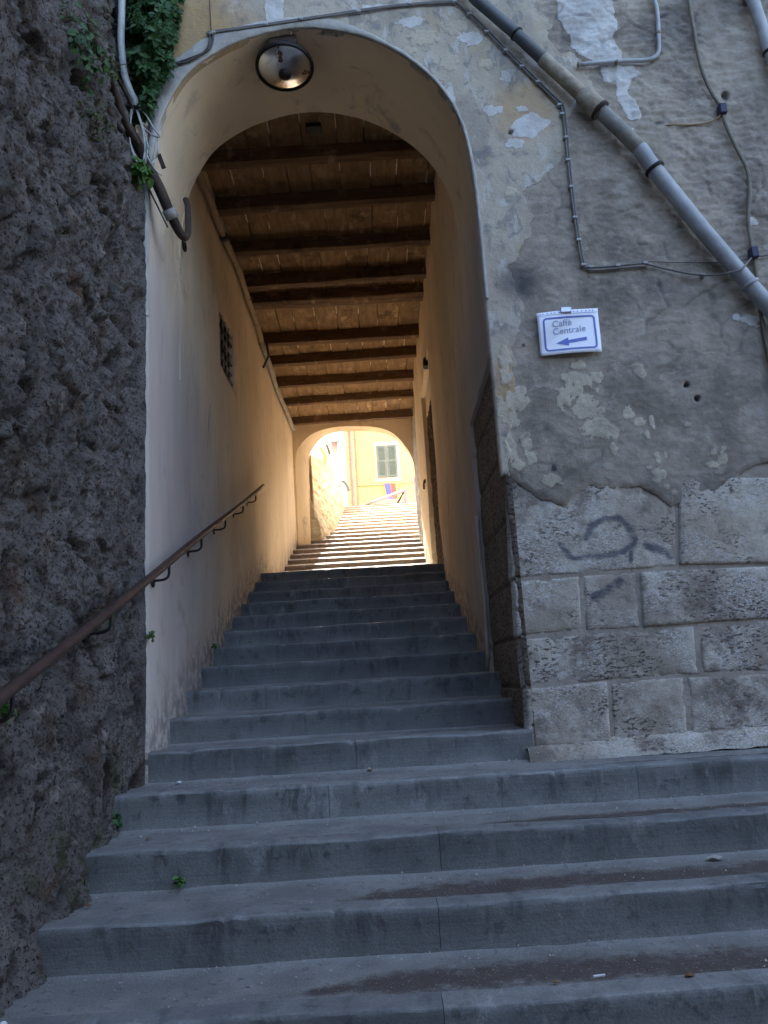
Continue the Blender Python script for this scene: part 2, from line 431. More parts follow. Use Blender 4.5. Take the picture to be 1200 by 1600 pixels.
M = {}
M['facade'] = mk_facade(); M['inner'] = mk_inner(); M['block'] = mk_block(); M['jamb'] = mk_jamb()
M['mortar'] = mk_mortar('pale_mortar', (.28, .245, .20), (.37, .33, .275)); M['mortar_dark'] = mk_mortar('dark_mortar', (.10, .08, .065), (.15, .125, .10))
M['band'] = mk_mortar('worn_limewash', (.47, .445, .40), (.35, .325, .285)); M['white'] = mk_mortar('limewash', (.50, .49, .475), (.40, .38, .35)); M['edge'] = mk_mortar('plaster_edge', (.52, .46, .39), (.42, .36, .30))
M['step'] = mk_step('grey_stair_stone', (.145, .148, .148), (.22, .22, .21), (.092, .095, .095))
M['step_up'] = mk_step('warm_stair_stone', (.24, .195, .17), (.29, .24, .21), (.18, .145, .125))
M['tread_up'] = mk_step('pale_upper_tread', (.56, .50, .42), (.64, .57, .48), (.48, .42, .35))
M['tread'] = mk_tread(); M['rock'] = mk_rock()
M['beam'] = mk_wood('dark_beam_wood', (.105, .060, .031), (.175, .104, .054), (.33, .22, .125), 'X')
M['board'] = mk_wood('ceiling_board_wood', (.21, .128, .062), (.31, .195, .098), (.50, .35, .19), 'Y')
M['seam'] = m_simple('pale_seam', (.78, .68, .52), (.6, .5, .36), 20, .95)  # pale strips along some gaps between ceiling boards
M['pole'] = mk_wood('pale_pole', (.34, .26, .16), (.25, .18, .11), (.12, .08, .05), 'Y')
M['rail'] = m_simple('brown_painted_iron', (.075, .045, .038), (.05, .032, .028), 14, .55, .4, .4, .1)
M['rust'] = m_simple('rusty_iron', (.075, .05, .037), (.035, .026, .022), 16, .8, .3)
M['mesh_back'] = m_simple('brown_metal_sheet', (.06, .042, .03), (.035, .026, .02), 20, .8, .3); M['bronze'] = m_simple('bronze_mesh', (.22, .15, .09), (.10, .07, .045), 25, .6, .5)
M['black'] = m_simple('black_iron', (.02, .018, .017), (.03, .026, .022), 16, .6, .4)
M['pvc'] = m_simple('grey_pipe', (.40, .41, .41), (.29, .295, .295), 6, .5, 0, .4, .05)
M['pvc_dark'] = m_simple('dark_grey_pipe', (.075, .082, .088), (.10, .105, .11), 6, .5, 0, .4, .05)
M['pipe_cream'] = m_simple('cream_painted_pipe', (.40, .35, .26), (.24, .20, .145), 11, .75)
M['pipe_worn'] = m_simple('worn_grey_pipe', (.30, .28, .24), (.20, .19, .165), 9, .7)
M['cable'] = m_simple('grey_cable', (.19, .18, .165), (.14, .13, .12), 20, .6)
M['cable_dark'] = m_simple('dark_cable', (.07, .062, .055), (.05, .045, .04), 20, .6)
M['cable_tan'] = m_simple('tan_cable', (.20, .18, .135), (.15, .13, .10), 20, .6)
M['cable_yel'] = m_simple('yellowish_cable', (.30, .21, .09), (.22, .15, .07), 20, .6)
M['cable_pale'] = m_simple('pale_cable', (.50, .50, .47), (.40, .39, .36), 20, .6)
M['blue'] = m_simple('blue_clip', (.025, .035, .075), (.03, .03, .05), 20, .5)
M['bark'] = m_simple('ivy_bark', (.075, .052, .038), (.045, .033, .025), 30, .95)
M['drypale'] = m_simple('pale_grey_trim', (.30, .27, .22), (.22, .19, .15), 12, .9)

def mk_leaf(name, c1, c2):
    a = Mat(name, .55, .35)
    g = a.N('ShaderNodeAttribute'); g.attribute_name = 'tint'
    c = a.mix(g.outputs['Fac'], c1, c2)
    m_ = a.fin(c)
    tr = a.N('ShaderNodeBsdfTranslucent'); a.L(c, tr.inputs[0]); ms = a.N('ShaderNodeMixShader'); ms.inputs[0].default_value = .25
    out = a.t.nodes['Material Output']; a.L(a.b.outputs[0], ms.inputs[1]); a.L(tr.outputs[0], ms.inputs[2]); a.L(ms.outputs[0], out.inputs[0])
    return m_
M['leaf'] = mk_leaf('ivy_leaf', (.028, .075, .028), (.075, .16, .045))
M['leaf_olive'] = mk_leaf('olive_leaf', (.05, .065, .02), (.09, .10, .035))
M['leaf_bright'] = mk_leaf('bright_leaf', (.05, .13, .02), (.10, .20, .04))

# ================================================================== LARGE STRUCTURE
RISE, RUN = 0.1615, 0.4724
RLO = 0.1705                   # the steps outside are a little higher
YF = 9.3                       # far arch wall
XR = 2.09                      # right wall plane
HB = 4.77                      # beam underside
# stairs -----------------------------------------------------------
stairs = tag(empty('stone_stairs', (0, 0, 0)), kind='structure')
def wob(x, k, amp=.006): return amp * fbm(x * .9 + k * 11.7, np.full_like(x, k * 3.3), 0, 3, 40)
def slab(x0, x1, Y, Z, r, k, depth, mat, up=False):
    """riser and nose of one stone of a step, worn edge"""
    prof = [(.012, -r - .03), (.006, -r + .004), (.004, -r * .66), (.002, -r * .33), (.0, -.022), (.0015, -.010), (.006, -.003), (.014, -.0005), (.035, .0), (depth * .55, .001), (depth, -.001), (depth, -.06)]
    if up: prof = [(.012, -r - .03), (.006, -r + .004), (.004, -r * .66), (.002, -r * .45), (.0, -.044), (.003, -.036), (.03, -.024), (.06, -.012), (.10, -.002), (.115, .0), (depth, -.001), (depth, -.06)]
    wk = .3 if up else 1.0
    n = max(3, int((x1 - x0) / .02)); xs = np.linspace(x0, x1, n); g = .0011
    xs = xs.copy(); xs[0] += g; xs[-1] -= g
    V = []; ft = []; ns_ = []
    for i, (dy, dz) in enumerate(prof):
        edge = 1.0 if 3 <= i <= 9 else .4
        wear = np.maximum(0, fbm(xs * 3.1 + k, np.full_like(xs, k * 1.7), 0, 4, 51)) * (.012 if 4 <= i <= 8 else .002)
        wear = wear * wk
        chip = wk * np.maximum(0, fbm(xs * 11 + k * 3, np.full_like(xs, k * 2.9), 0, 3, 53) - .45) * .05 * (1 if 3 <= i <= 8 else 0)
        wear = wear + chip
        y = Y + dy + wob(xs, k + 50, .010) * wk + .004 * wk * fbm(xs * 6, np.full_like(xs, i * .9 + k), 0, 3, 60) * edge + wear * .6
        z = Z + dz + wob(xs, k, .008) * wk * (1 if i > 2 else .3) - wear
        V.append(np.stack([xs, y, z], 1)); ft += list(np.full(n, 1.0 if i in (0, 1) else .35 if i == 2 else 0.0) * (.5 + .9 * np.clip(fbm(xs * 2.5, xs * 0 + k, 0, 3, 77) + .35, 0, 1)))
    V = np.concatenate(V); P = len(prof); ns_ = np.repeat([0, 0, 0, 0, .1, .4, .9, .6, .35, .35, .4, 0], n)
    q = [(i * n + j, i * n + j + 1, (i + 1) * n + j + 1, (i + 1) * n + j) for i in range(P - 1) for j in range(n - 1)]
    q += [tuple(i * n for i in range(P)), tuple(i * n + n - 1 for i in range(P))[::-1]]
    o = obj('step_slab', V, q, mat, stairs, True, {'foot': ft, 'nose': ns_})
    o.data.set_sharp_from_angle(angle=R(32)); return o
def tread(x0, x1, y0, y1, Z, k, mat, dirt=None):
    us = np.linspace(x0, x1, max(4, int((x1 - x0) / .035))); vs = np.linspace(y0, y1, max(4, int((y1 - y0) / .03)))
    u, v, Q = sheet(us, vs)
    z = Z - .006 + .004 * fbm(u * 4, v * 4, k, 4, 70) + .02 * sstep(y1 - .05, y1, v)
    d = dirt(u, v) if dirt else np.zeros_like(u)
    return obj('tread', np.stack([u, v, z], 1), Q, mat, stairs, True, {'dirt': d, 'foot': sstep(y1 - .05, y1, v)})
def dirt_for(k):
    y0 = -k * RUN
    cfg = {2: (1.9, .11, .09), 3: (1.30, .15, .20), 4: (1.15, .16, .20), 1: (2.4, .10, .06)}.get(k)
    if not cfg: return None
    xs, c, wd = cfg
    def f(u, v):
        cen = y0 + c + .05 + .03 * np.sin(u * 2.1 + k); w_ = wd * (1 + .35 * fbm(u * 1.3, u * 0 + k, 0, 3, 81)) * sstep(xs - .4, xs + .25, u)
        return sstep(1.35, .0, np.abs(v - cen) / np.maximum(w_, 1e-3)) * sstep(xs - .4, xs, u)
    return f
rs = random.Random(3)
for k in range(1, 12):               # steps below the facade, running right along it
    Y, Z = -k * RUN, -k * RLO
    cuts = [-.12] + {1: [1.02, 2.55, 4.4], 2: [1.52, 2.95, 4.6], 3: [1.47, 3.4, 4.7], 4: [1.44, 2.6, 4.2]}.get(k, [rs.uniform(.8, 1.5), rs.uniform(2.3, 3.2), 4.8]) + [7.0]
    for a, b in zip(cuts, cuts[1:]): slab(a, b, Y, Z, RLO, k, .125, M['step'])
    tread(-.12, 7.0, Y + .125, Y + RUN + .02, Z, k, M['tread'], dirt_for(k))
for k in range(0, 11):               # lower flight inside the passage
    Y, Z = k * RUN, k * RISE
    c = sorted(rs.uniform(.5, 1.6) for _ in range(1 if k % 3 else 2))
    if len(c) == 2 and c[1] - c[0] < .45: c = [c[0]]
    cuts = [-.03] + c + [2.135]
    for a, b in zip(cuts, cuts[1:]): slab(a, b, Y, Z, RISE, k + 30, .125, M['step'])
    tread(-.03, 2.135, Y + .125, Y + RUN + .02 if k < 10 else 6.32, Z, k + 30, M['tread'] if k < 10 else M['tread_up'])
for k in range(19):                  # upper flight, through the far arch up to the square
    Y, Z = 6.30 + k * .47, 1.77 + k * .1545
    x0, x1 = (-.03, 2.2) if Y < YF - .2 else (.05, 2.7)
    c = rs.uniform(.7, 1.5)
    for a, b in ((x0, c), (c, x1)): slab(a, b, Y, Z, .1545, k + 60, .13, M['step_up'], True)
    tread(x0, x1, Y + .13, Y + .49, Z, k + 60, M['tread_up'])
# ground below and square above ------------------------------------
def mk_ground():
    a = Mat('paving', .9, .2); n = a.noise(3, 6, .6); v = a.voro(6, feat='DISTANCE_TO_EDGE')
    c = a.mix(a.ramp(n, .35, .65), (.20, .19, .175), (.28, .26, .24)); c = a.mix(a.ramp(v, .0, .03, 1, 0), c, (.09, .08, .07))
    return a.fin(c, a.bump(n, .4, .01))
def mk_square():
    a = Mat('pale_square_paving', .9, .2); n = a.noise(3, 6, .6); v = a.voro(5, feat='DISTANCE_TO_EDGE')
    c = a.mix(a.ramp(n, .35, .65), (.50, .46, .39), (.58, .54, .47)); c = a.mix(a.ramp(v, .0, .03, 1, 0), c, (.2, .18, .16))
    return a.fin(c, a.bump(n, .4, .01))
M['ground'] = mk_ground(); M['square'] = mk_square()
gz = -11 * RLO - .004
tag(obj('ground', [(-300, -300, gz), (300, -300, gz), (300, 300, gz), (-300, 300, gz)], [(0, 1, 2, 3)], M['ground']), kind='structure')
sqz = 1.77 + 18 * .1545
mb = MB(); mb.box(-40, 40, 15.05, 70, sqz - .4, sqz - .008)
tag(mb.build('square_pavement', M['square']), kind='structure')
mb = MB(); mb.box(2.72, 12, 9.75, 15.045, gz + .01, sqz - .01); mb.box(-12, -.6, 9.75, 15.045, gz + .01, sqz - .01); mb.box(-.6, 2.72, 9.95, 15.04, gz + .01, 2.0)
tag(mb.build('terrace_bank', M['ground']), kind='structure')

# ------------------------------------------------------------------ passage building
house = tag(empty('passage_building', (1.05, 0, 0)), 'old plastered building with a vaulted stair passage through it', 'building')
house.location = (0, 0, 0)
ARCH = cr([(.003, 2.6), (.003, 3.1), (.006, 3.40), (.024, 3.66), (.066, 3.91), (.155, 4.14), (.285, 4.335), (.50, 4.49), (.735, 4.580), (.95, 4.620), (1.15, 4.612), (1.40, 4.545), (1.60, 4.44), (1.79, 4.28), (1.935, 4.09), (2.03, 3.86), (2.075, 3.58), (2.09, 3.25), (2.092, 2.9), (2.092, 2.6)], 10)
ARCH = np.array(ARCH)
arch_poly = np.concatenate([[(.003, -3)], ARCH, [(2.092, -3)]])
def in_arch(u, v): return pdist(u, v, arch_poly) < 0
ncut = topoly(np.concatenate([[(.003, 0)], ARCH, [(2.092, 0)]]))
# lower edge of the plaster, from the photograph
LOW = [fx(*p) for p in [(792, 742), (815, 757), (840, 776), (862, 782), (885, 796), (897, 775), (920, 759), (950, 764), (1000, 759), (1030, 775), (1050, 791), (1085, 776), (1120, 766), (1155, 742), (1175, 728), (1200, 722)]]
lx = np.array([2.0] + [p[0] for p in LOW] + [4.0, 4.6, 5.3, 7.2]); lz = np.array([LOW[0][1] + .02] + [p[1] for p in LOW] + [1.50, 1.38, 1.45, 1.40])
def low(u): return np.interp(u, lx, lz) + .012 * fbm(u * 14, u * 0 + .5, 0, 4, 11)
LEFT_Z = 3.42
def keep(u, v):
    k = ~in_arch(u, v)
    k &= np.where(u > 1.0, v > low(u), v > np.interp(u, [-2, -.4, .0, .1], [3.0, 3.0, 3.3, 3.3]))
    return k
def snap(u, v):
    a, b = ncut(u, v); d = np.hypot(a - u, b - v)
    lo = low(u); use = (u > 2.05) & (np.abs(v - lo) < .03) & (np.abs(v - lo) < d + .02)
    a = np.where(use, u, np.where(d < .03, a, u)); b = np.where(use, lo, np.where(d < .03, b, v))
    return a, b
us = np.concatenate([np.linspace(-6, -1.3, 30), np.arange(-1.2, 4.35, .0105), np.linspace(4.4, 22, 80)])
vs = np.concatenate([np.arange(1.15, 5.0, .0105), np.linspace(5.05, 21.6, 60)])
u, v, Q = sheet(us, vs, keep, snap)
# paint and wear masks, with crevice shade painted in
def blob(px, py, rx, ry):
    cx, cz = fx(px, py); s = .00372
    return np.hypot((u - cx) / (rx * s), (v - cz) / (ry * s))
def poly_px(pts): return pdist(u, v, [fx(*p) for p in pts])
jag = .045 * fbm(u * 9, v * 9, 0, 5, 21)
jag2 = .045 * fbm(u * 30, v * 30, 0, 4, 22)
rough = np.zeros_like(u)
RZ = [(800, -40), (852, 30), (862, 70), (905, 95), (945, 165), (960, 195), (890, 175), (885, 240), (850, 275), (815, 300), (830, 350), (800, 420), (815, 480), (800, 560), (802, 620), (798, 745), (840, 800), (1300, 820), (1300, -60)]
rough = sstep(.05, -.05, poly_px(RZ) + jag)
white = np.zeros_like(u)
WP = [[(868, -30), (952, -30), (958, 15), (966, 38), (957, 55), (972, 80), (976, 95), (938, 96), (905, 88), (893, 75), (888, 50), (872, 30)],
      [(938, 104), (988, 104), (1000, 117), (985, 128), (980, 145), (992, 160), (1003, 178), (1000, 185), (983, 184), (966, 160), (961, 127), (944, 128)],
      [(975, 192), (992, 200), (990, 208), (980, 203)], [(806, 185), (832, 175), (860, 190), (838, 215), (800, 212), (795, 200)],
      [(880, 175), (905, 152), (897, 170), (885, 176)], [(412, -20), (445, -20), (443, 30), (425, 40), (415, 35)]]
for P in WP: white = np.maximum(white, sstep(.012, -.012, poly_px(P) + jag * .3 + jag2 * .25))
for (x, y, a, b) in [(770, 172, 20, 14), (828, 200, 12, 14), (790, 120, 10, 18), (805, 225, 18, 14), (815, 170, 12, 8), (845, 195, 9, 12), (640, 35, 30, 16), (585, 12, 30, 12), (705, 150, 9, 30), (735, 60, 25, 20), (1175, 500, 24, 14), (1150, 495, 10, 8), (1175, 345, 14, 10)]:
    white = np.maximum(white, .72 * sstep(1.15, .55, blob(x, y, a, b) + 7 * jag + 9 * jag2))
flake = np.zeros_like(u)
for (x, y, a, b) in [(997, 577, 8, 9), (1003, 584, 7, 7), (993, 572, 7, 5), (934, 588, 9, 9), (933, 610, 4, 3), (905, 595, 20, 13), (914, 632, 17, 18), (930, 668, 24, 15), (945, 672, 12, 14), (959, 675, 7, 12), (981, 645, 10, 9), (999, 659, 8, 7), (1019, 660, 5, 11), (959, 702, 5, 12), (1030, 741, 10, 11), (1028, 715, 4, 9), (1040, 711, 3, 7), (1115, 706, 5, 6), (1130, 716, 7, 9), (1114, 726, 12, 5), (1130, 701, 5, 4), (1074, 663, 5, 3), (1012, 680, 4, 6), (886, 588, 10, 8), (804, 628, 20, 16), (800, 655, 10, 14), (797, 700, 8, 20), (790, 590, 9, 14), (812, 610, 8, 9), (788, 560, 10, 18), (880, 620, 12, 16), (822, 690, 9, 14), (830, 715, 8, 12), (810, 725, 8, 10), (862, 750, 14, 10), (895, 610, 16, 10), (1042, 760, 5, 4), (1054, 769, 5, 4), (1015, 730, 4, 3), (905, 570, 12, 8), (920, 645, 24, 9), (785, 640, 7, 20), (935, 655, 9, 6),
                       (660, 60, 22, 16), (715, 45, 20, 14), (700, 95, 14, 18), (850, 120, 22, 14), (868, 140, 16, 14), (825, 195, 16, 10), (640, 80, 12, 8), (873, 232, 9, 8), (760, 100, 14, 8), (798, 300, 10, 8)]:
    flake = np.maximum(flake, sstep(1.2, .75, blob(x, y, a * 1.1, b * 1.1) + 6 * jag + 11 * jag2))
flake *= 1 - white
ochre = sstep(.6, -.1, u - .42 - .5 * fbm(u * 1.5, v * 1.5, 0, 3, 33)) * sstep(3.9, 4.2, v) * .95
ochre = np.maximum(ochre, .6 * sstep(1.2, .4, blob(820, 170, 70, 70) + 4 * jag))
ochre = np.maximum(ochre, .75 * sstep(1.2, .4, blob(792, 600, 22, 70) + 4 * jag))
soot_shade = .72 * sstep(1.3, .1, blob(808, 440, 44, 36) + 1.5 * jag) + .9 * sstep(1.1, .8, blob(1073, 601, 4.5, 4.5)) + .9 * sstep(1.1, .8, blob(1090, 622, 5, 5)) + .9 * sstep(1.1, .8, blob(798, 206, 4, 4)) + .9 * sstep(1.1, .8, blob(818, 539, 2.5, 2.5)) + .9 * sstep(1.2, .7, blob(866, 731, 5, 6))
soot_shade += .9 * sstep(1.2, .6, blob(1133, 150, 8, 12) + 6 * jag) + .8 * sstep(1.2, .6, blob(1030, 192, 10, 4) + 4 * jag)
soot_shade += .35 * sstep(.0, .5, fbm(u * .8 + 3, v * 1.2, 0, 3, 90) - .12) * rough
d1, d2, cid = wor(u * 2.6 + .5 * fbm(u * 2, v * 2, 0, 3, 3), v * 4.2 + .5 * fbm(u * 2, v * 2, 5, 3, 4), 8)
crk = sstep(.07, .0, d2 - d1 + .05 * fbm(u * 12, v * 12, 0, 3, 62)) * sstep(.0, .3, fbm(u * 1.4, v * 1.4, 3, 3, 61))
soot_shade += .28 * crk * rough + .35 * sstep(.25, .5, ridg(u * 9, v * 17, 3, 3, 63) * .5) * rough * sstep(-.1, .3, fbm(u * 2.2, v * 2.2, 8, 3, 64)) * .6  # shade painted into cracks and ridges so the relief reads
soot_shade += .25 * sstep(.05, .45, fbm(u * 2.2 + 9, v * 1.1, 0, 4, 91)) * (1 - rough) * sstep(2.2, 3.2, v)
soot_shade = np.clip(soot_shade, 0, 1)
# relief
rh = .010 * fbm(u * 3.2, v * 5, 1, 5, 5) + .008 * ridg(u * 5, v * 8.5, 2, 4, 6) - .008 + .010 * (cid - .5) * sstep(2.7, 3.3, u + .3 * v - 1.2) - .007 * crk
far_r = sstep(1.5, 3.2, v) * sstep(2.3, 3.2, u)
rh += .0035 * ridg(u * 9 + 1.5 * fbm(u * 3, v * 3, 2, 3, 65), v * 15, 1, 4, 9) * (.3 + far_r) * (.4 + .9 * sstep(-.2, .3, fbm(u * 1.3, v * 1.3, 6, 3, 66))) + .004 * fbm(u * 30, v * 40, 1, 3, 10)
rh = rh * (.45 + .55 * far_r) - .006
sh = .004 * fbm(u * 2.5, v * 2.5, 4, 4, 7) + .0022 * fbm(u * 16, v * 16, 4, 4, 8)
h = sh * (1 - rough) + rh * rough + .0035 * sstep(.35, .65, flake) + .0045 * sstep(.35, .65, white) * (rough > .3)
for (x, y, r_) in [(1073, 601, 4.5), (1090, 622, 5), (798, 206, 4), (1133, 150, 8)]: h -= .03 * sstep(1.1, .7, blob(x, y, r_, r_))
edge_low = sstep(.03, 0, v - low(u)) * (u > 2.05)
h -= .008 * edge_low
V = np.stack([u, -h, v], 1)
A = dict(rough=rough, white=white, flake=flake, ochre=ochre, soot_shade=soot_shade)
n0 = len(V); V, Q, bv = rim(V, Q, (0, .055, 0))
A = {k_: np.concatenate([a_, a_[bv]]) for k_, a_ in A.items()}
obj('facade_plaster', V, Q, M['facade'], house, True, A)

# limewashed band along the edge of the arch
n = len(ARCH); nrm = np.gradient(ARCH, axis=0); nrm = np.stack([-nrm[:, 1], nrm[:, 0]], 1); nrm /= np.linalg.norm(nrm, axis=1)[:, None]
wd = np.interp(np.linspace(0, 1, n), [0, .2, .27, .34, .42, .48, .53, .58, .62, .7, 1], [.05, .05, .13, .14, .10, .085, .09, .05, .03, .022, .022])
wd *= 1 + .25 * fbm(np.arange(n) * .23, np.zeros(n), 0, 3, 5)
sel = ARCH[:, 1] > 0
rows = []
for t, dy in ((0, .02), (.0, -.004), (.06, -.010), (.5, -.011), (.93, -.009), (1.0, .006)):
    pt = ARCH + nrm * (wd * t)[:, None]
    yy = np.full(n, dy) + .002 * fbm(np.arange(n) * .3, np.full(n, t * 4), 0, 3, 6)
    rows.append(np.stack([pt[:, 0], yy, pt[:, 1]], 1))
V = np.concatenate(rows); q = np.array([(i * n + j, i * n + j + 1, (i + 1) * n + j + 1, (i + 1) * n + j) for i in range(len(rows) - 1) for j in range(n - 1)])
obj('arch_band', V, q, M['band'], house, True)
# barrel of the arch
ys = np.linspace(0.012, .82, 16); V = []
for y in ys:
    p = ARCH; nn = .004 * fbm(p[:, 0] * 3 + y * 3, p[:, 1] * 3, 0, 3, 44) + .018 * np.maximum(sstep(3.2, 2.6, p[:, 1]), sstep(.66, .82, y) * sstep(4.0, 3.5, p[:, 1]))
    V.append(np.stack([p[:, 0] + nrm[:, 0] * nn, np.full(n, y), p[:, 1] + nrm[:, 1] * nn], 1))
V = np.concatenate(V); q = np.array([(i * n + j, i * n + j + 1, (i + 1) * n + j + 1, (i + 1) * n + j) for i in range(len(ys) - 1) for j in range(n - 1)])
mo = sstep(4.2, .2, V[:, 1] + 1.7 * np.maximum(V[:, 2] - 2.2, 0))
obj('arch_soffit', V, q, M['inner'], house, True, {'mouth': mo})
# back of the front arch wall, and the wall of the far arch
def lunette(name, y, poly, mat, x0, x1, z0, z1, th=0):
    near = topoly(np.concatenate([[(poly[0][0], -1)], poly, [(poly[-1][0], -1)]]))
    pp = np.concatenate([[(poly[0][0], -9)], poly, [(poly[-1][0], -9)]])
    def sn(a, b):
        c, d = near(a, b); g = np.hypot(c - a, d - b) < .08
        return np.where(g, c, a), np.where(g, d, b)
    u, v, Q = sheet(np.linspace(x0, x1, int((x1 - x0) / .04)), np.linspace(z0, z1, int((z1 - z0) / .04)), lambda a, b: pdist(a, b, pp) > 0, sn)
    V = np.stack([u, y + .004 * fbm(u * 3, v * 3, 0, 3, 12), v], 1)
    if th: V, Q, _ = rim(V, Q, (0, th, 0))
    return obj(name, V, Q, mat, house, True)
lunette('arch_back_wall', .82, ARCH, M['inner'], -.06, 2.2, 2.5, 5.0)
FARC = np.array(cr([(.035, 1.5), (.035, 3.6), (.04, 4.26), (.143, 4.52), (.38, 4.722), (.73, 4.811), (1.134, 4.812), (1.536, 4.765), (1.816, 4.629), (2.029, 4.353), (2.128, 4.11), (2.15, 3.6), (2.15, 1.5)], 10))
lunette('far_arch_wall', YF, FARC, M['inner'], -.06, 2.32, 1.6, 5.05)
n2 = len(FARC); V = []
for t, y in ((0, YF), (.3, YF + .06), (.7, YF + .16), (1, YF + .30)):
    p = FARC.copy()
    p[:, 0] = p[:, 0] + t * .20 * sstep(1.0, .0, p[:, 0]) + t * .03 * sstep(1.2, 2.1, p[:, 0])
    V.append(np.stack([p[:, 0], np.full(n2, y), p[:, 1]], 1))
V = np.concatenate(V); q = np.array([(i * n2 + j, i * n2 + j + 1, (i + 1) * n2 + j + 1, (i + 1) * n2 + j) for i in range(3) for j in range(n2 - 1)])
obj('far_arch_soffit', V, q, M['inner'], house, True)
# left wall, with the opening of a barred window
WIN = [(2.36, 3.24), (2.36, 3.84), (3.12, 3.90), (3.12, 3.26)]     # (Y, Z)
def kl(u, v): return pdist(u, v, WIN) > 0
wn = topoly(WIN + [WIN[0]])
def stair_z(y): return np.interp(y, [-1, 0, 4.72, 6.3, 14.8], [-.3, 0, 1.615, 1.65, 4.5])
u, v, Q = sheet(np.arange(0.0, YF + .04, .04), np.arange(-.4, 5.0, .04), lambda a, b: kl(a, b) & (b > stair_z(a) - .35), lambda a, b: (np.where(pdist(a, b, WIN) < .06, wn(a, b)[0], a), np.where(pdist(a, b, WIN) < .06, wn(a, b)[1], b)))
V = np.stack([.010 * fbm(u * .8, v * .8, 0, 4, 14) * sstep(0, .5, u) + .003 * fbm(u * 4, v * 4, 0, 3, 15), u, v], 1)
def wall_at(Y_, Z_, bv_):
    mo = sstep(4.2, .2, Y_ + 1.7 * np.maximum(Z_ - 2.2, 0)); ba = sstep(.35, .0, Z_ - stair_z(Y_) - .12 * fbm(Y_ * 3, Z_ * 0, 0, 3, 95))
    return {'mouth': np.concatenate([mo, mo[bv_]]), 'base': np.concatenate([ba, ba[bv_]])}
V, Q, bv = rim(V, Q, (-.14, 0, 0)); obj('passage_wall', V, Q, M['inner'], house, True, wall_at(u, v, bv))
winp = link('barred_window', MB().box(-.138, -.13, 2.3, 3.2, 3.15, 4.0).build('tmp', M['black']).data, house)
bpy.data.objects.remove(bpy.data.objects['tmp'])
def lerp(a, b, t): return a + (b - a) * t
for i in range(4):
    t = (i + .6) / 4.2
    y = lerp(2.36, 3.12, t); MB().tube([(-.03, y, 3.22), (-.03, y, 3.92)], .011, 6).build('bar', M['rust'], winp, True)
for i in range(6):
    t = (i + .5) / 6
    MB().tube([(-.018, 2.34, lerp(3.24, 3.84, t)), (-.018, 3.14, lerp(3.27, 3.90, t))], .010, 6).build('bar', M['drypale'] if i % 2 else M['rust'], winp, True)
# right wall with the stone jamb left bare at the front and a door further in
JT = 2.215
DOOR = [(4.28, 1.2), (4.30, 4.02), (4.37, 4.10), (5.80, 4.03), (5.83, 1.2)]
JAMB = [(-.5, -1), (-.5, JT + .02), (0, JT), (1.17, JT - .06), (1.15, 1.5), (1.19, 1.45), (1.17, .5), (1.21, -1)]
ja, db = topoly(JAMB + [JAMB[0]]), topoly(DOOR + [DOOR[0]])
def kr(u, v): return (pdist(u, v, DOOR) > 0) & (pdist(u, v + .02 * vn(u * 4, v * 4), JAMB) > 0) & (v > stair_z(u) - .35)
def sr(a, b):
    for P, fn in ((DOOR, db), (JAMB, ja)):
        g = np.abs(pdist(a, b, P)) < .05; c, d = fn(a, b); a = np.where(g, c, a); b = np.where(g, d, b)
    return a, b
u, v, Q = sheet(np.concatenate([[.028], np.arange(.06, 7.36, .035)]), np.arange(-.4, 5.0, .035), kr, sr)
V = np.stack([XR - .012 * fbm(u * .8, v * .8, 3, 4, 16) * sstep(0, .6, u) - .003 * fbm(u * 4, v * 4, 0, 3, 17), u, v], 1)
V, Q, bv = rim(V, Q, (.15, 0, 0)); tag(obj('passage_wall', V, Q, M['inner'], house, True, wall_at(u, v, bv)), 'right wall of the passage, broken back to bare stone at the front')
# light rim of the broken plaster edge
pts = [(XR - .004 + .003 * math.sin(z * 9), 1.165 + .012 * math.sin(z * 5.3), z) for z in np.arange(.4, 1.5, .05)]
obj_ = MB().tube(pts, [.010 + .006 * abs(math.sin(i * 1.3)) for i in range(len(pts))], 6).build('broken_edge', M['edge'], house, True)
u, v, Q = sheet(np.arange(7.3, YF + .06, .03), np.arange(1.5, 5.0, .03))
V = np.stack([XR + .075 - .02 * fbm(u * 3, v * 2, 0, 4, 18) - .012 * ridg(u * 6, v * 3, 0, 4, 19), u, v], 1)
tag(obj('passage_wall', V, Q, M['drypale'], house, True), 'rough recessed stretch of right wall beside the far arch')
# iron mesh door in its recess
door = obj('metal_door', *(lambda b: (b.V, b.F))(MB().box(XR + .08, XR + .10, 4.2, 5.9, 1.5, 3.74)), M['mesh_back'], house)
MB().box(XR + .055, XR + .14, 4.2, 5.9, 3.745, 4.15).build('door_lintel', M['inner'], house)
mb = MB(); rr = random.Random(5)
for y in np.arange(4.30, 5.82, .055):
    mb.tube([(XR + .066 + .006 * math.sin(z * 20 + y * 31), y + .018 * math.sin(z * 23 + y * 17), z) for z in np.arange(1.62, 3.74, .05)], .010, 4, False)
for z in np.arange(1.65, 3.73, .075):
    mb.tube([(XR + .066, 4.28, z), (XR + .066, 5.83, z + .01 * math.sin(z * 40))], .009, 4, False)
o_ = mb.build('wire_mesh', M['bronze'], door, True)
mb = MB(); p = at(668, 752, X=XR + .03); mb.box(p[0] - .05, p[0] + .05, p[1] - .04, p[1] + .02, p[2] - .022, p[2] + .022, b=.006); mb.tube([(p[0] - .05, p[1] - .03, p[2]), (p[0] - .06, p[1] - .08, p[2] - .06), (p[0] - .06, p[1] - .05, p[2] - .12)], .012, 6)
mb.build('latch', M['black'], door)
mb = MB(); p = at(665, 567, X=XR); mb.box(XR - .03, XR + .09, p[1] - .07, p[1] + .07, p[2] - .06, p[2] + .05, b=.015); mb.build('lintel_hook', M['black'], house)
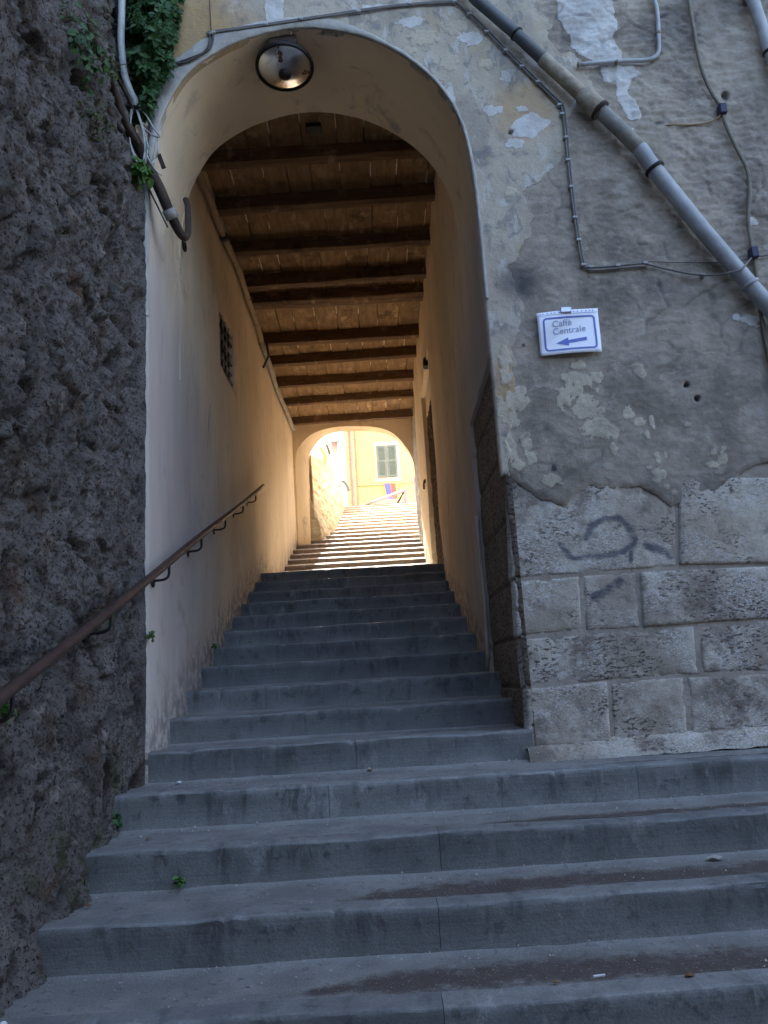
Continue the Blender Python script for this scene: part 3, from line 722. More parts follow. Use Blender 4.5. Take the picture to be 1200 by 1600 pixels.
# dressed stones: facade courses and jamb
def fz(pts): return [fx(720 + a / 2.5, 720 + b / 2.5) for a, b in pts]
BL = [[(182, 60), (845, 60), (848, 410), (198, 460)], [(852, 60), (1330, 60), (1330, 398), (856, 406)],
      [(206, 466), (468, 446), (480, 662), (218, 688)], [(478, 444), (692, 430), (706, 652), (490, 668)], [(702, 430), (1330, 402), (1330, 608), (715, 650)],
      [(226, 694), (918, 640), (935, 836), (246, 884)], [(930, 638), (1330, 612), (1330, 818), (950, 832)],
      [(252, 890), (578, 858), (592, 1104), (262, 1132)], [(586, 858), (878, 842), (898, 1092), (600, 1104)], [(890, 842), (1330, 822), (1330, 1072), (908, 1092)]]
SPR = [[fx(720 + a / 2.5, 720 + b / 2.5) for a, b in s] for s in
       [[(492, 300), (510, 255), (560, 225), (620, 220), (655, 250), (680, 295), (685, 318)], [(685, 318), (640, 350), (570, 368), (500, 370), (450, 382), (430, 375), (400, 335), (390, 325)],
        [(670, 330), (668, 390)], [(725, 328), (760, 340), (800, 352), (832, 375)], [(625, 470), (590, 495), (555, 518), (525, 530)]]]
SPR_W = [.019, .017, .013, .022, .024]
def block(c, k, amp=.006, proud=0.0):
    (x0, z0), (x1, z1), (x2, z2), (x3, z3) = c          # tl, tr, br, bl
    G = .006; x0 -= G; x3 -= G; x1 += G; x2 += G; z0 += G; z1 += G; z2 -= G; z3 -= G
    nu = max(5, int(abs(x1 - x0) / .013)); nv = max(5, int(abs(z0 - z3) / .013))
    S, T = np.meshgrid(np.linspace(0, 1, nu), np.linspace(0, 1, nv), indexing='ij')
    X = (x3 * (1 - S) + x2 * S) * (1 - T) + (x0 * (1 - S) + x1 * S) * T
    Z = (z3 * (1 - S) + z2 * S) * (1 - T) + (z0 * (1 - S) + z1 * S) * T
    wx = abs(x1 - x0); wz = abs(z0 - z3)
    e = np.minimum(np.minimum(S, 1 - S) * wx, np.minimum(T, 1 - T) * wz)
    e2 = np.maximum(e - .004 + .014 * fbm(X * 11, Z * 11, k, 4, 25), 0)
    h = proud + .011 * (1 - np.exp(-e2 / .012)) - .011 + amp * fbm(X * 5, Z * 5, k, 5, 26) + .0025 * fbm(X * 40, Z * 40, k, 3, 27) - .010 * np.maximum(0, fbm(X * 11, Z * 14, k, 4, 28) - .25)
    h = np.where(e < 1e-6, -.05, h)
    sp = np.zeros_like(X)
    for s, w_ in zip(SPR, SPR_W):
        s = np.array(s)
        for a, b in zip(s[:-1], s[1:]):
            dd = b - a; t = np.clip(((X - a[0]) * dd[0] + (Z - a[1]) * dd[1]) / (dd @ dd), 0, 1)
            d = np.hypot(X - a[0] - t * dd[0], Z - a[1] - t * dd[1]); sp = np.maximum(sp, sstep(2.2, .1, d / w_) * (.75 + .3 * fbm(X * 9, Z * 9, 3, 3, 29)))
    idx = np.arange(nu * nv).reshape(nu, nv)
    q = np.stack([idx[:-1, :-1], idx[1:, :-1], idx[1:, 1:], idx[:-1, 1:]], -1).reshape(-1, 4)
    return X.ravel(), Z.ravel(), h.ravel(), q, sp.ravel()
for k, c in enumerate(BL):
    X, Z, h, q, sp = block(fz(c), k)
    obj('stone_block', np.stack([X, .018 - h - .012 * (k % 3 == 1), Z], 1), q, M['block'], house, True, {'spray': sp})
for k, (x0, x1, z0, z1) in enumerate([(3.75, 4.9, .85, 1.5), (4.92, 7, .85, 1.5), (3.75, 5.3, .4, .84), (5.32, 7, .4, .84), (3.75, 4.6, -.1, .39), (4.62, 7, -.1, .39)]):
    X, Z, h, q, sp = block([(x0, z1), (x1, z1), (x1, z0), (x0, z0)], k + 20)
    obj('stone_block', np.stack([X, .018 - h, Z], 1), q, M['block'], house, True, {'spray': sp})
mb = MB(); mb.box(2.126, 22, .024, .3, -.25, 1.75); mb.build('mortar_bed', M['mortar'], house)
# mortar fillet along the foot of the stones
u, v, Q = sheet(np.arange(2.10, 7, .03), np.linspace(0, 1, 6))
V = np.stack([u, -.045 + .07 * v + .008 * fbm(u * 7, v * 2, 0, 4, 31), np.interp(u, [2.1, 3.4, 7], [-.155, -.135, -.13]) + .075 * v ** .7 + .008 * fbm(u * 9, v * 3, 1, 4, 32) - .03 * (v == 0)], 1)
obj('mortar_fillet', V, Q, M['block'], house, True)
jz = [2.24, 1.95, 1.60, 1.215, .845, .515, .23, -.15]
for k in range(7):
    c0, c1 = jz[k], jz[k + 1]; cut = [0.0, .62, 1.24] if k in (0, 2, 4) else [0.0, 1.24]
    for a, b in zip(cut, cut[1:]):
        yy = np.interp((c0 + c1) / 2, [0, 2.2], [0, 0])
        X, Z, h, q, sp = block([(a + .008, c0 - .006), (b - .004, c0 - .006), (b - .004, c1 + .006), (a + .008, c1 + .006)], k + 40, .004)
        tag(obj('jamb_stone', np.stack([2.118 - .0 - h * .7, X + .004, Z], 1), q[:, ::-1], M['jamb'], house, True, {'spray': sp * 0}))
mb = MB(); mb.box(2.1255, 2.30, .0245, 1.4, -.3, 2.3); mb.build('jamb_core', M['mortar_dark'], house)
# ceiling: beams and boards
BY = [.98, 1.72, 2.42, 3.20, 3.92, 4.46, 5.50, 6.24, 7.08, 7.98, 8.98]
BW = [.12, .11, .12, .11, .12, .22, .12, .11, .12, .11, .11]
def timber(x0, x1, y0, y1, z0, z1, k, mat, name, ax, sk=0.0):
    """one hewn beam or board with waney edges"""
    L_ = np.linspace(x0, x1, 26) if ax == 'X' else np.linspace(y0, y1, 5)
    a, b = (y0, y1) if ax == 'X' else (x0, x1)
    m_ = (a + b) / 2; w_ = (b - a) / 2
    pr = [(-1, 1), (-1, .07), (-.93, -.0), (.1, -.03), (.9, 0), (1, .08), (1, 1)]
    V = []
    am = .012 if ax == 'X' else .003
    for i, t in enumerate(L_):
        for j, (p, q_) in enumerate(pr):
            c = m_ + p * w_ + am * float(vn(t * 2.1 + k * 9, j * .7 + k)) + sk * (t - L_[0])
            z = lerp(z0, z1, q_) + am * .9 * float(vn(t * 1.7 + k * 5, j * .9 + k + 40))
            V.append((t, c, z) if ax == 'X' else (c, t, z))
    P = len(pr); nL = len(L_)
    F_ = [(i * P + j, i * P + j + 1, (i + 1) * P + j + 1, (i + 1) * P + j) for i in range(nL - 1) for j in range(P - 1)]
    F_ += [(i * P + P - 1, i * P, (i + 1) * P, (i + 1) * P + P - 1) for i in range(nL - 1)]
    F_ += [tuple(range(P)), tuple((nL - 1) * P + j for j in range(P))[::-1]]
    return obj(name, V, F_, mat, house, False)
for k, (y, w_) in enumerate(zip(BY, BW)):
    timber(-.05, 2.2, y - w_, y, HB + rs.uniform(-.02, .015), 4.95, k, M['beam'], 'ceiling_beam', 'X', rs.uniform(-.045, -.01))
ends = [.80] + BY + [YF]
ends[-1] = YF
for i in range(len(ends) - 1):
    y0 = ends[i] - .08; y1 = ends[i + 1] - (.08 if i < len(ends) - 2 else 0)
    x = -.03; k = 0
    while x < 2.16:
        w_ = rs.uniform(.20, .30); x2 = min(x + w_, 2.18)
        timber(x + .005, x2 - .005, y0, y1, 4.905 + rs.uniform(-.012, .008), 4.935, i * 20 + k, M['board'], 'ceiling_board', 'Y')
        if rs.random() < .6:
            l0 = rs.uniform(ends[i], ends[i + 1] - .4 if ends[i + 1] - ends[i] > .5 else ends[i])
            mb = MB(); mb.tube([(x2 + .002 * math.sin(s * 37), s, 4.909) for s in np.linspace(l0 + .02, l0 + rs.uniform(.15, .38), 6)], [.003, .008, .005, .009, .007, .003], 5); mb.build('pale_seam', M['seam'], house, True)
        x = x2; k += 1
mb = MB(); mb.box(-.1, 2.3, .7, YF + .1, 4.94, 4.98); mb.build('ceiling_backing', M['board'], house)
# masonry around the passage, its unseen height and width stretched to shade the lane
mb = MB()
mb.box(-6, -.15, .06, YF + .30, gz - .2, 21.6); mb.box(2.42, 22, .31, YF + .30, gz - .2, 21.6); mb.box(-.15, 2.42, .062, .80, 4.70, 21.6); mb.box(-.15, 2.42, .80, YF + .298, 4.985, 21.6)
mb.box(2.24, 2.42, .31, 4.1, -.5, 4.98); mb.box(2.24, 2.42, 5.95, YF + .298, 1.2, 4.98); mb.box(2.30, 2.42, 4.1, 5.95, 1.2, 4.98)
M['render'] = mk_mortar('cream_render', (.74, .66, .50), (.68, .60, .45))
mb.build('masonry', M['render'], house)
mb = MB(); mb.box(-.15, -.02, YF + .01, YF + .298, 1.2, 4.98); mb.build('pier', M['inner'], house)
mb = MB(); mb.box(-6.3, 22.3, -.35, YF + .7, 21.62, 21.85); mb.build('roof', m_simple('terracotta', (.30, .14, .08), (.22, .11, .07), 6, .9), house)

# ------------------------------------------------------------------ tufa rock wall on the left
ys = np.concatenate([np.linspace(-10.9, -2.5, 90), np.arange(-2.45, -.002, .0085), [-.002]])
zs = np.concatenate([np.linspace(gz - .3, -1.0, 16), np.arange(-.95, 5.15, .0092), np.linspace(5.2, 12.5, 70)])
u, v, Q = sheet(ys, zs)
du, dv = u + .12 * fbm(u * 2.2, v * 2.2, 1, 4, 100), v + .12 * fbm(u * 2.2, v * 2.2, 6, 4, 101)
ca, sa = math.cos(R(35)), math.sin(R(35))
ru, rv = du * ca - dv * sa, du * sa + dv * ca
d1, d2, cid = wor(ru * 3.0, rv * 1.9, 12); e1, e2, cid2 = wor(ru * 8, rv * 6.0, 13); f1, f2, cid3 = wor(ru * 20, rv * 17, 14)
low_s = .35 + .65 * sstep(.2, 1.3, v - np.interp(u, [-8, 0], [-2.9, 0.0]) + .5 * fbm(u * 1.1, v * 1.1, 9, 3, 120))
h = .09 * fbm(u * .9, v * .9, 0, 3, 102) + low_s * (.055 * (cid - .5) + .03 * sstep(0, .22, d2 - d1) + .022 * (cid2 - .5) * sstep(.35, .7, vn(u * .9, v * .9, 3, 7) + .6) + .014 * sstep(0, .3, e2 - e1) + .008 * sstep(0, .5, f2 - f1) * (cid3 - .2))
h += .014 * ridg(u * 3.5, v * 3.5, 0, 5, 103) * low_s + .013 * fbm(u * 13, v * 13, 0, 4, 104) + .011 * fbm(u * 40, v * 40, 0, 3, 105)
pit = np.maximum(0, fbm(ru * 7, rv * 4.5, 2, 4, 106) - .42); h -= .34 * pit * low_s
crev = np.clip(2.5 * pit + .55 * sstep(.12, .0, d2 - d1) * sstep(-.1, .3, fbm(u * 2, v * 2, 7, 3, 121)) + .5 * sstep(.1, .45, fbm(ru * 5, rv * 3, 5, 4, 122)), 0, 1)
base = np.interp(v, [-2.2, -.7, 0, 1.2, 3.4, 4.9, 12.5], [-.02, -.05, -.065, -.09, -.10, -.27, -.9])
base = base + .05 * sstep(.25, -.75, v) * sstep(-.1, -.8, u)
fade = sstep(0, -.16, u)
x = (base + h) * fade + (np.interp(v, [-1, 3.3, 3.6, 5, 12.5], [-.015, -.015, -.05, -.22, -.9]) + .12 * h) * (1 - fade)
sz = np.interp(u, [-8, 0], [-8 * RLO / RUN, 0.0])
moss = sstep(.35, 0, v - sz - .05) * sstep(-.05, .25, fbm(u * 3, v * 3, 0, 3, 107)) * .7 + sstep(3.5, 4.4, v) * sstep(-.9, -.3, u) * .55 * sstep(-.2, .3, fbm(u * 2, v * 2, 0, 3, 108))
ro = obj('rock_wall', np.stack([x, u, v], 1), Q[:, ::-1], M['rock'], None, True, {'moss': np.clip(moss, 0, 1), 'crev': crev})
tag(ro, 'dark rough tufa rock wall rising at the left of the stairs', 'wall')
mb = MB(); mb.box(-6, -1.0, -10.9, .05, gz - .3, 12.45); mb.build('rock_core', M['rock'], ro)

# ================================================================== OBJECTS
# handrail on the left
rail = tag(empty('handrail', (.09, 4.4, 2.57)), 'long brown metal handrail climbing the left rock wall into the passage', 'handrail')
rail.location = (0, 0, 0)
def rz(y): return 2.568 + (y - 4.384) * .349
pts = [(.10, y, rz(y) + .006 * math.sin(y * 1.7)) for y in np.linspace(-4.9, 4.384, 40)]
MB().tube(pts, .0225, 14).build('tube', M['rail'], rail, True)
for y in (3.754, 2.885, 1.94, 1.0, .09, -.957, -1.937, -2.9, -3.85):
    z = rz(y)
    mb = MB(); mb.tube(cr([(.10, y, z - .022), (.10, y - .005, z - .075), (.085, y - .01, z - .098), (.05, y - .01, z - .106), (-.03, y - .01, z - .106)], 4), .008, 8)
    mb.tube([(.006 if y > 0 else -.02, y - .01, z - .115), (.012 if y > 0 else .0, y - .01, z - .115)], .032, 10); mb.build('bracket', M['black'], rail, True)

# large drainpipe down the facade
dp = tag(empty('drainpipe', (0, 0, 0)), 'long drainpipe slanting down the facade above the paper sign', 'pipe')
def FP(x, y, off=.075): return at(x, y, Y=-off)
def pipe(name, ptspx, r, mat, parent, off=.075, seg=14): return MB().tube([FP(a, b, off) for a, b in ptspx], r, seg).build(name, mat, parent, True)
pipe('pipe_section', [(690, -62), (745, 0), (800, 47), (853, 97)], .040, M['pvc_dark'], dp)
pipe('pipe_section', [(848, 92), (880, 121), (916, 154)], .047, M['pipe_cream'], dp)
pipe('coupling', [(908, 146), (911, 149), (934, 170), (938, 173)], [.05, .062, .064, .056], M['pipe_cream'], dp)
pipe('pipe_section', [(936, 171), (970, 203), (1003, 236)], .048, M['pipe_worn'], dp)
pipe('pipe_section', [(996, 229), (1000, 233), (1020, 262), (1100, 362), (1200, 478), (1290, 582), (1560, 895)], [.044, .050, .050, .050, .050, .050, .050], M['pvc'], dp)
pipe('strap', [(1021, 262), (1024, 266)], .064, M['black'], dp); pipe('strap', [(806, 52), (808, 54)], .047, M['black'], dp); pipe('strap', [(935, 170), (939, 174)], .066, M['rust'], dp); pipe('strap', [(1170, 443), (1173, 447)], .060, M['pvc'], dp)
# pipe at the upper right
pr = tag(empty('rain_pipe', (0, 0, 0)), 'pale straight pipe at the upper right edge of the facade', 'pipe')
pipe('pipe_section', [(1155, -60), (1176, 0), (1196, 60), (1240, 190), (1400, 680)], .040, M['pvc'], pr, .06); pipe('strap', [(1203, 80), (1204, 84)], .046, M['black'], pr, .06)
# bent grey conduit
cd_ = tag(empty('conduit', (0, 0, 0)), 'thin grey conduit with two rounded bends beside white patch of plaster', 'pipe')
MB().tube(cr([FP(*p, .03) for p in [(1012, -14), (1022, 0), (1027, 20), (1029, 55), (1029, 80), (1022, 90), (1008, 94), (985, 95), (945, 97), (905, 101)]], 5), .0135, 10).build('conduit_tube', M['pvc'], cd_, True)
pipe('end_ring', [(902, 101), (906, 101)], .018, M['drypale'], cd_, .03)
for a, b in ((1028, 50), (962, 96)): pipe('clip', [(a, b), (a + 3, b + 3)], .018, M['drypale'], cd_, .03)
# cables on the facade
def cable(name, label, runs, mat, clips, clipmat, r=.007, cr_=.015):
    t = tag(empty(name, (0, 0, 0)), label, 'cable')
    for pts in runs: MB().tube(cr([FP(a, b, o) for a, b, o in pts], 4), r, 7).build('cable_run', mat, t, True)
    for a, b in clips:
        p = FP(a, b, .018); MB().box(p[0] - cr_, p[0] + cr_, p[1] - .012, p[1] + .02, p[2] - cr_ * .55, p[2] + cr_ * .55, b=.003).build('clip', clipmat, t)
    return t
A1 = [(325, 53), (332, 49), (420, 37), (520, 22), (620, 8), (705, 2), (714, 4), (740, 30), (800, 90), (850, 140), (872, 161), (878, 170), (882, 200), (888, 260), (896, 330), (906, 395), (911, 414), (920, 418), (965, 415), (1005, 411)]
cable('twin_cable', 'twin grey cables clipped from arch top down the facade beside the sign',
      [[(a, b, .016) for a, b in A1], [(a + (3 if i > 6 else 1), b + (2 if i < 7 else 4 if i > 16 else -2), .015) for i, (a, b) in enumerate(A1)]],
      M['cable'], [(333, 51), (415, 38), (470, 30), (560, 18), (640, 6), (710, 3), (733, 22), (760, 50), (790, 79), (815, 104), (840, 128), (874, 164), (878, 178), (884, 215), (887, 250), (892, 292), (898, 340), (904, 375), (911, 414), (922, 417), (965, 415), (1008, 411)], M['pvc'])
cable('frayed_cable', 'dark bundled cables running off the left end of the arch', [[(331, 52, .02), (333, 62, .02), (326, 78, .024), (312, 85, .022), (285, 95, .02), (262, 100, .05), (240, 104, .12)], [(328, 52, .02), (326, 70, .028), (318, 82, .02), (300, 92, .02), (268, 104, .03), (245, 100, .12)], [(333, 53, .02), (330, 72, .02), (322, 80, .03), (292, 97, .022), (270, 98, .04)]], M['cable_dark'], [(330, 53)], M['drypale'], .006)
cable('thin_wire', 'thin upright wire above the left of the arch', [[(327, -30, .012), (328, 10, .012), (330, 49, .012)]], M['cable_dark'], [], M['pvc'], .0035)
tl = cable('hanging_cable', 'tan cable hanging down the right side of the facade with blue clips', [[(1072, -20, .03), (1078, 10, .03), (1088, 70, .03), (1097, 110, .03), (1112, 145, .03), (1128, 170, .03), (1132, 190, .03), (1150, 230, .028), (1167, 265, .03), (1171, 300, .025), (1169, 345, .025), (1175, 388, .025), (1181, 420, .02), (1185, 450, .02), (1187, 480, .02), (1193, 515, .02), (1204, 570, .02), (1222, 680, .02)]], M['cable_tan'], [], M['blue'], .0125)
for a, b in ((1128, 172), (1177, 396)):
    p = FP(a, b, .03); MB().box(p[0] - .024, p[0] + .024, p[1] - .03, p[1] + .025, p[2] - .038, p[2] + .036, b=.006).build('blue_clip', M['blue'], tl)
cable('yellow_wire', 'short yellowish wire from a hole to the blue cable clip', [[(1127, 178, .035), (1120, 185, .03), (1105, 192, .02), (1080, 195, .015), (1050, 195, .015), (1035, 197, -.01)]], M['cable_yel'], [], M['pvc'], .0055)
cable('sagging_cable', 'thin cable sagging across the drainpipe to the right edge', [[(1005, 411, .016), (1040, 420, .02), (1080, 428, .03), (1110, 430, .06), (1135, 427, .13), (1158, 420, .14), (1170, 408, .06), (1178, 400, .03), (1190, 400, .02), (1215, 395, .02)]], M['cable'], [(1098, 430)], M['pvc'], .006)
cable('taut_wire', 'fine taut wire crossing behind the drainpipe', [[(1008, 409, .012), (1070, 410, .012), (1130, 410, .012), (1176, 404, .02)]], M['cable_dark'], [], M['pvc'], .0025)
# paper sign
sg = tag(empty('paper_sign', (0, 0, 0)), 'white paper sign reading Caffè Centrale with an arrow pointing left', 'sign')
c = [np.array(at(*p, Y=-.020)) for p in [(838, 490), (934, 481), (940, 550), (845, 556)]]
def SP(s, t, off=0.0):               # s to the right, t downward, 0..1
    b = .012 * math.sin(math.pi * s) * (.4 + .6 * t) + .006 * math.sin(t * 5 + s * 4)
    p = (c[0] * (1 - s) + c[1] * s) * (1 - t) + (c[3] * (1 - s) + c[2] * s) * t
    return (p[0], p[1] - b - off, p[2])
def sgrid(s0, s1, t0, t1, off, ns=20, nt_=14):
    V = [SP(lerp(s0, s1, i / ns), lerp(t0, t1, j / nt_), off) for i in range(ns + 1) for j in range(nt_ + 1)]
    return V, [(i * (nt_ + 1) + j, i * (nt_ + 1) + j + 1, (i + 1) * (nt_ + 1) + j + 1, (i + 1) * (nt_ + 1) + j) for i in range(ns) for j in range(nt_)]
paper = Mat('plastic_paper', .22, .5); paper.fin((.84, .86, .92)); M['paper'] = paper.m
M['ink'] = m_simple('blue_ink', (.13, .18, .52), (.10, .14, .45), 30, .35, bump=0); M['inkd'] = m_simple('violet_ink', (.10, .08, .42), (.09, .07, .40), 30, .35, bump=0)
M['text'] = m_simple('grey_blue_ink', (.26, .31, .46), (.24, .29, .44), 30, .35, bump=0); M['steel'] = m_simple('pale_steel', (.62, .63, .68), (.5, .5, .56), 30, .35, .6)
V, F_ = sgrid(0, 1, 0, 1, 0); sh = obj('sheet', V, F_, M['paper'], sg, True)
md = sh.modifiers.new('thick', 'SOLIDIFY'); md.thickness = .002; md.offset = 1
mb = MB()
def strip(ptsST, wd_, off=.004):
    V = []; P = [np.array(p) for p in ptsST]; nP = len(P); asp = .76
    for i in range(nP):
        a = P[(i - 1) % nP]; b = P[(i + 1) % nP]; t = (b - a) * np.array([1, asp]); t /= np.linalg.norm(t); nn = np.array([-t[1], t[0] / asp])
        V.append(SP(*(P[i] + nn * wd_ / 2), off)); V.append(SP(*(P[i] - nn * wd_ / 2), off))
    return V, [(2 * i, 2 * ((i + 1) % nP), 2 * ((i + 1) % nP) + 1, 2 * i + 1) for i in range(nP)]
rp = []
x0, x1, y0, y1, rx, ry = .095, .925, .165, .90, .055, .075
for cx, cy, a0 in ((x1 - rx, y0 + ry, -90), (x1 - rx, y1 - ry, 0), (x0 + rx, y1 - ry, 90), (x0 + rx, y0 + ry, 180)):
    for k in range(7):
        a = R(a0 + 15 * k); rp.append((cx + rx * math.cos(a), cy + ry * math.sin(a)))
rp2 = []
for i in range(len(rp)):
    a, b = np.array(rp[i]), np.array(rp[(i + 1) % len(rp)]); k = max(1, int(np.linalg.norm(b - a) / .05))
    rp2 += [tuple(a + (b - a) * j / k) for j in range(k)]
V, F_ = strip(rp2, .030); obj('border', V, F_, M['ink'], sg)
ar = [(.27, .745), (.47, .63), (.47, .69), (.77, .645), (.77, .725), (.47, .765), (.47, .82)]
V = [SP(a, b, .0045) for a, b in ar]; obj('arrow', V, [(0, 1, 2, 5, 6), (2, 3, 4, 5)], M['ink'], sg)
for k in range(12):
    s = [.06, .10, .17, .23, .29, .36, .6, .66, .73, .80, .86, .91][k]; t = .045
    V = [SP(s + .011 * math.cos(a), t + .011 * math.sin(a), .004) for a in np.linspace(0, 2 * math.pi, 8, False)]; obj('punch_hole', V, [tuple(range(8))], M['inkd'], sg)
V, F_ = sgrid(0, 1, .082, .09, .003, 20, 1); obj('pocket_seam', V, F_, M['ink'], sg)
mb = MB(); P0 = SP(.47, -.01, .006); mb.box(P0[0] - .034, P0[0] + .034, P0[1] - .008, P0[1] + .010, P0[2] - .022, P0[2] + .014, b=.004); mb.build('clip', M['steel'], sg)
dg = bpy.context.evaluated_depsgraph_get
def letters(txt, s0, t0, size):
    fc = bpy.data.curves.new('t', 'FONT'); fc.body = txt; fc.size = size; fc.resolution_u = 3
    fo = bpy.data.objects.new('t', fc); COL.objects.link(fo); bpy.context.view_layer.update()
    me = bpy.data.meshes.new_from_object(fo.evaluated_get(dg())); bpy.data.objects.remove(fo)
    for vtx in me.vertices:
        s = s0 + vtx.co.x; t = t0 - vtx.co.y / .76 - .08 * vtx.co.x
        vtx.co = SP(s, t, .005)
    me.materials.clear(); me.materials.append(M['text']); o = link('lettering', me, sg); return o
letters('Caffè', .225, .375, .155); letters('Centrale', .225, .545, .155)

# lamp under the crown of the arch
lp = tag(empty('ceiling_lamp', (.885, .21, 4.50), (R(-6), 0, 0)), 'round mirrored lamp with black hub fixed under the crown of the arch', 'lamp')
def mk_mirror():
    a = Mat('mirror_dome', .12, .5, 1.0); n = a.noise(6, 5, .6); 
    c = a.mix(a.ramp(n, .58, .60), (.80, .78, .74), (.20, .11, .07)); return a.fin(c, None, a.ramp(n, .56, .62, .22, .6))
M['mirror'] = mk_mirror()
MB().lathe([(.0005, -.052), (.05, -.049), (.10, -.038), (.15, -.020), (.186, .0), (.19, .004)], 40).build('dome', M['mirror'], lp, True)
MB().lathe([(.184, -.004), (.192, -.010), (.201, -.004), (.203, .012), (.198, .03), (.12, .055), (.0005, .06)], 40).build('rim', M['black'], lp, True)
MB().lathe([(.0005, -.085), (.028, -.082), (.042, -.068), (.044, -.045), (.044, -.03)], 20).build('hub', M['black'], lp, True)
mb = MB(); mb.box(-.085, .10, -.175, -.16, .03, .10); mb.box(-.085, -.075, -.165, -.10, .03, .13); mb.box(.09, .10, -.165, -.10, .03, .13); mb.build('bracket', M['rust'], lp)

# rusty pipe and ring at the springing of the arch
rp_ = tag(empty('rusty_pipe', (0, 0, 0)), 'rusty iron pipe curving down to a hook at left springing of the arch', 'pipe')
PP = [at(*p[:2], Y=p[2]) for p in [(196, 196, -.22), (215, 225, -.14), (232, 262, -.06), (248, 292, -.03), (262, 325, .02), (270, 342, .06), (280, 362, .12), (288, 371, .18), (293, 366, .28), (294, 350, .36), (293, 322, .44), (290, 312, .5)]]
for p in PP[5:]: p[0] = max(p[0], .03)
MB().tube(cr(PP, 5), np.interp(np.linspace(0, 1, len(PP) * 5 - 4), [0, .3, .5, .7, 1], [.034, .036, .032, .022, .020]), 10).build('pipe_tube', M['rust'], rp_, True)
MB().tube([PP[4] + (PP[5] - PP[4]) * .1, PP[5]], .043, 10).build('joint_collar', M['pipe_worn'], rp_, True)
MB().tube(cr([at(*p, Y=-.02) for p in [(233, 295), (240, 310), (250, 330), (262, 355)]], 4), .006, 6).build('thin_rod', M['cable_dark'], rp_, True)
p = at(288, 384, X=.03)
mb = MB(); mb.tube([(p[0], p[1] + .045 * math.cos(a), p[2] + .034 * math.sin(a)) for a in np.linspace(0, 2 * math.pi, 20)], .010, 8)
tag(mb.build('iron_ring', M['black'], None, True), 'small dark iron ring on the wall below the rusty hook', 'ring')
# grey service pipe with loops of cable at the rock edge
gp = tag(empty('service_pipe', (0, 0, 0)), 'pale grey pipe running down beside the ivy to loose cable ends', 'pipe')
SPP = [(191, -30, -.22), (190, 20, -.22), (189, 60, -.21), (191, 90, -.2), (195, 118, -.19), (203, 142, -.18), (211, 158, -.16), (213, 170, -.15)]
MB().tube(cr([at(a, b, Y=y) for a, b, y in SPP], 5), .023, 10).build('pipe_tube', M['cable_pale'], gp, True)
for a, b in ((189, 33), (191, 92), (207, 166)): q_ = at(a, b, Y=-.19); MB().tube([q_ + np.array([-.05, .01, .015]), q_ + np.array([.035, .0, -.01])], .012, 6).build('strap', M['black'], gp)
wl = tag(empty('cable_loops', (0, 0, 0)), 'loose loops of pale wire hanging from the end of the grey pipe', 'cable')
for L_ in ([(206, 170), (202, 185), (202, 210), (206, 235), (216, 258)], [(208, 170), (204, 190), (205, 225), (212, 245)], [(214, 168), (222, 195), (228, 215), (232, 232)], [(215, 168), (228, 180), (240, 200), (250, 213), (240, 212), (222, 198)], [(213, 172), (222, 200), (226, 225), (227, 255)], [(228, 256), (230, 235), (229, 220), (224, 250)], [(246, 215), (247, 235), (243, 248), (237, 255)], [(200, 200), (193, 210), (193, 220), (196, 226)], [(228, 240), (236, 255), (245, 268), (253, 274)]):
    MB().tube(cr([at(a, b, Y=-.17 + .02 * math.sin(i * 2 + a)) for i, (a, b) in enumerate(L_)], 6), .0048, 5).build('wire', M['cable_pale'], wl, True)
p0 = at(252, 252, Y=-.012); mb = MB(); mb.box(-.014, .014, -.004, .006, -.055, .055, Matrix.Translation(Vector(p0)) @ Matrix.Rotation(R(-18), 4, 'Y'), b=.002)
tag(mb.build('bracket_plate', M['rust']), 'small dark metal plate on the band left of the arch', 'bracket')
# pale pole along the ceiling at the left wall
po = tag(empty('ceiling_pole', (0, 0, 0)), 'pale jointed pole running along the left wall under the ceiling beams', 'pole')
QP = [at(*p, X=.05) for p in [(300, 243), (315, 280), (350, 370), (388, 465), (410, 541)]]
QP2 = [at(*p, X=.05) for p in [(408, 535), (436, 615), (459, 671)]]
def wav(P, n_=14):
    P = cr(P, n_); return [(p[0] + .008 * math.sin(i * .7), p[1], p[2] + .012 * math.sin(i * .45)) for i, p in enumerate(P)]
W_ = wav(QP, 8); MB().tube(W_, [.034 + .004 * math.sin(i * 1.9) for i in range(len(W_))], 9).build('pole_length', M['pole'], po, True)
W_ = wav(QP2, 8); MB().tube(W_, .036, 9).build('pole_length', M['drypale'], po, True)
for i in (2, 3): q_ = Vector(QP[i]); d_ = (Vector(QP[i]) - Vector(QP[i - 1])).normalized(); MB().tube([q_ - d_ * .03, q_ + d_ * .03], .043, 9).build('joint', M['rust'], po)
q_ = at(411, 548, X=.05); mb = MB(); mb.tube([(.0, q_[1] - .1, q_[2] + .12), (.10, q_[1] - .05, q_[2] + .1), (.11, q_[1] + .1, q_[2] - .03), (.02, q_[1] + .2, q_[2] - .15)], .016, 7); mb.build('strap', M['black'], po, True)
# junction box on the first bay of boards
jb = at(490, 202, Z=4.87); mb = MB(); mb.box(jb[0] - .065, jb[0] + .065, jb[1] - .05, jb[1] + .05, 4.86, 4.902, b=.006)
tag(mb.build('junction_box', M['black']), 'small dark junction box under the ceiling boards behind the arch', 'box')

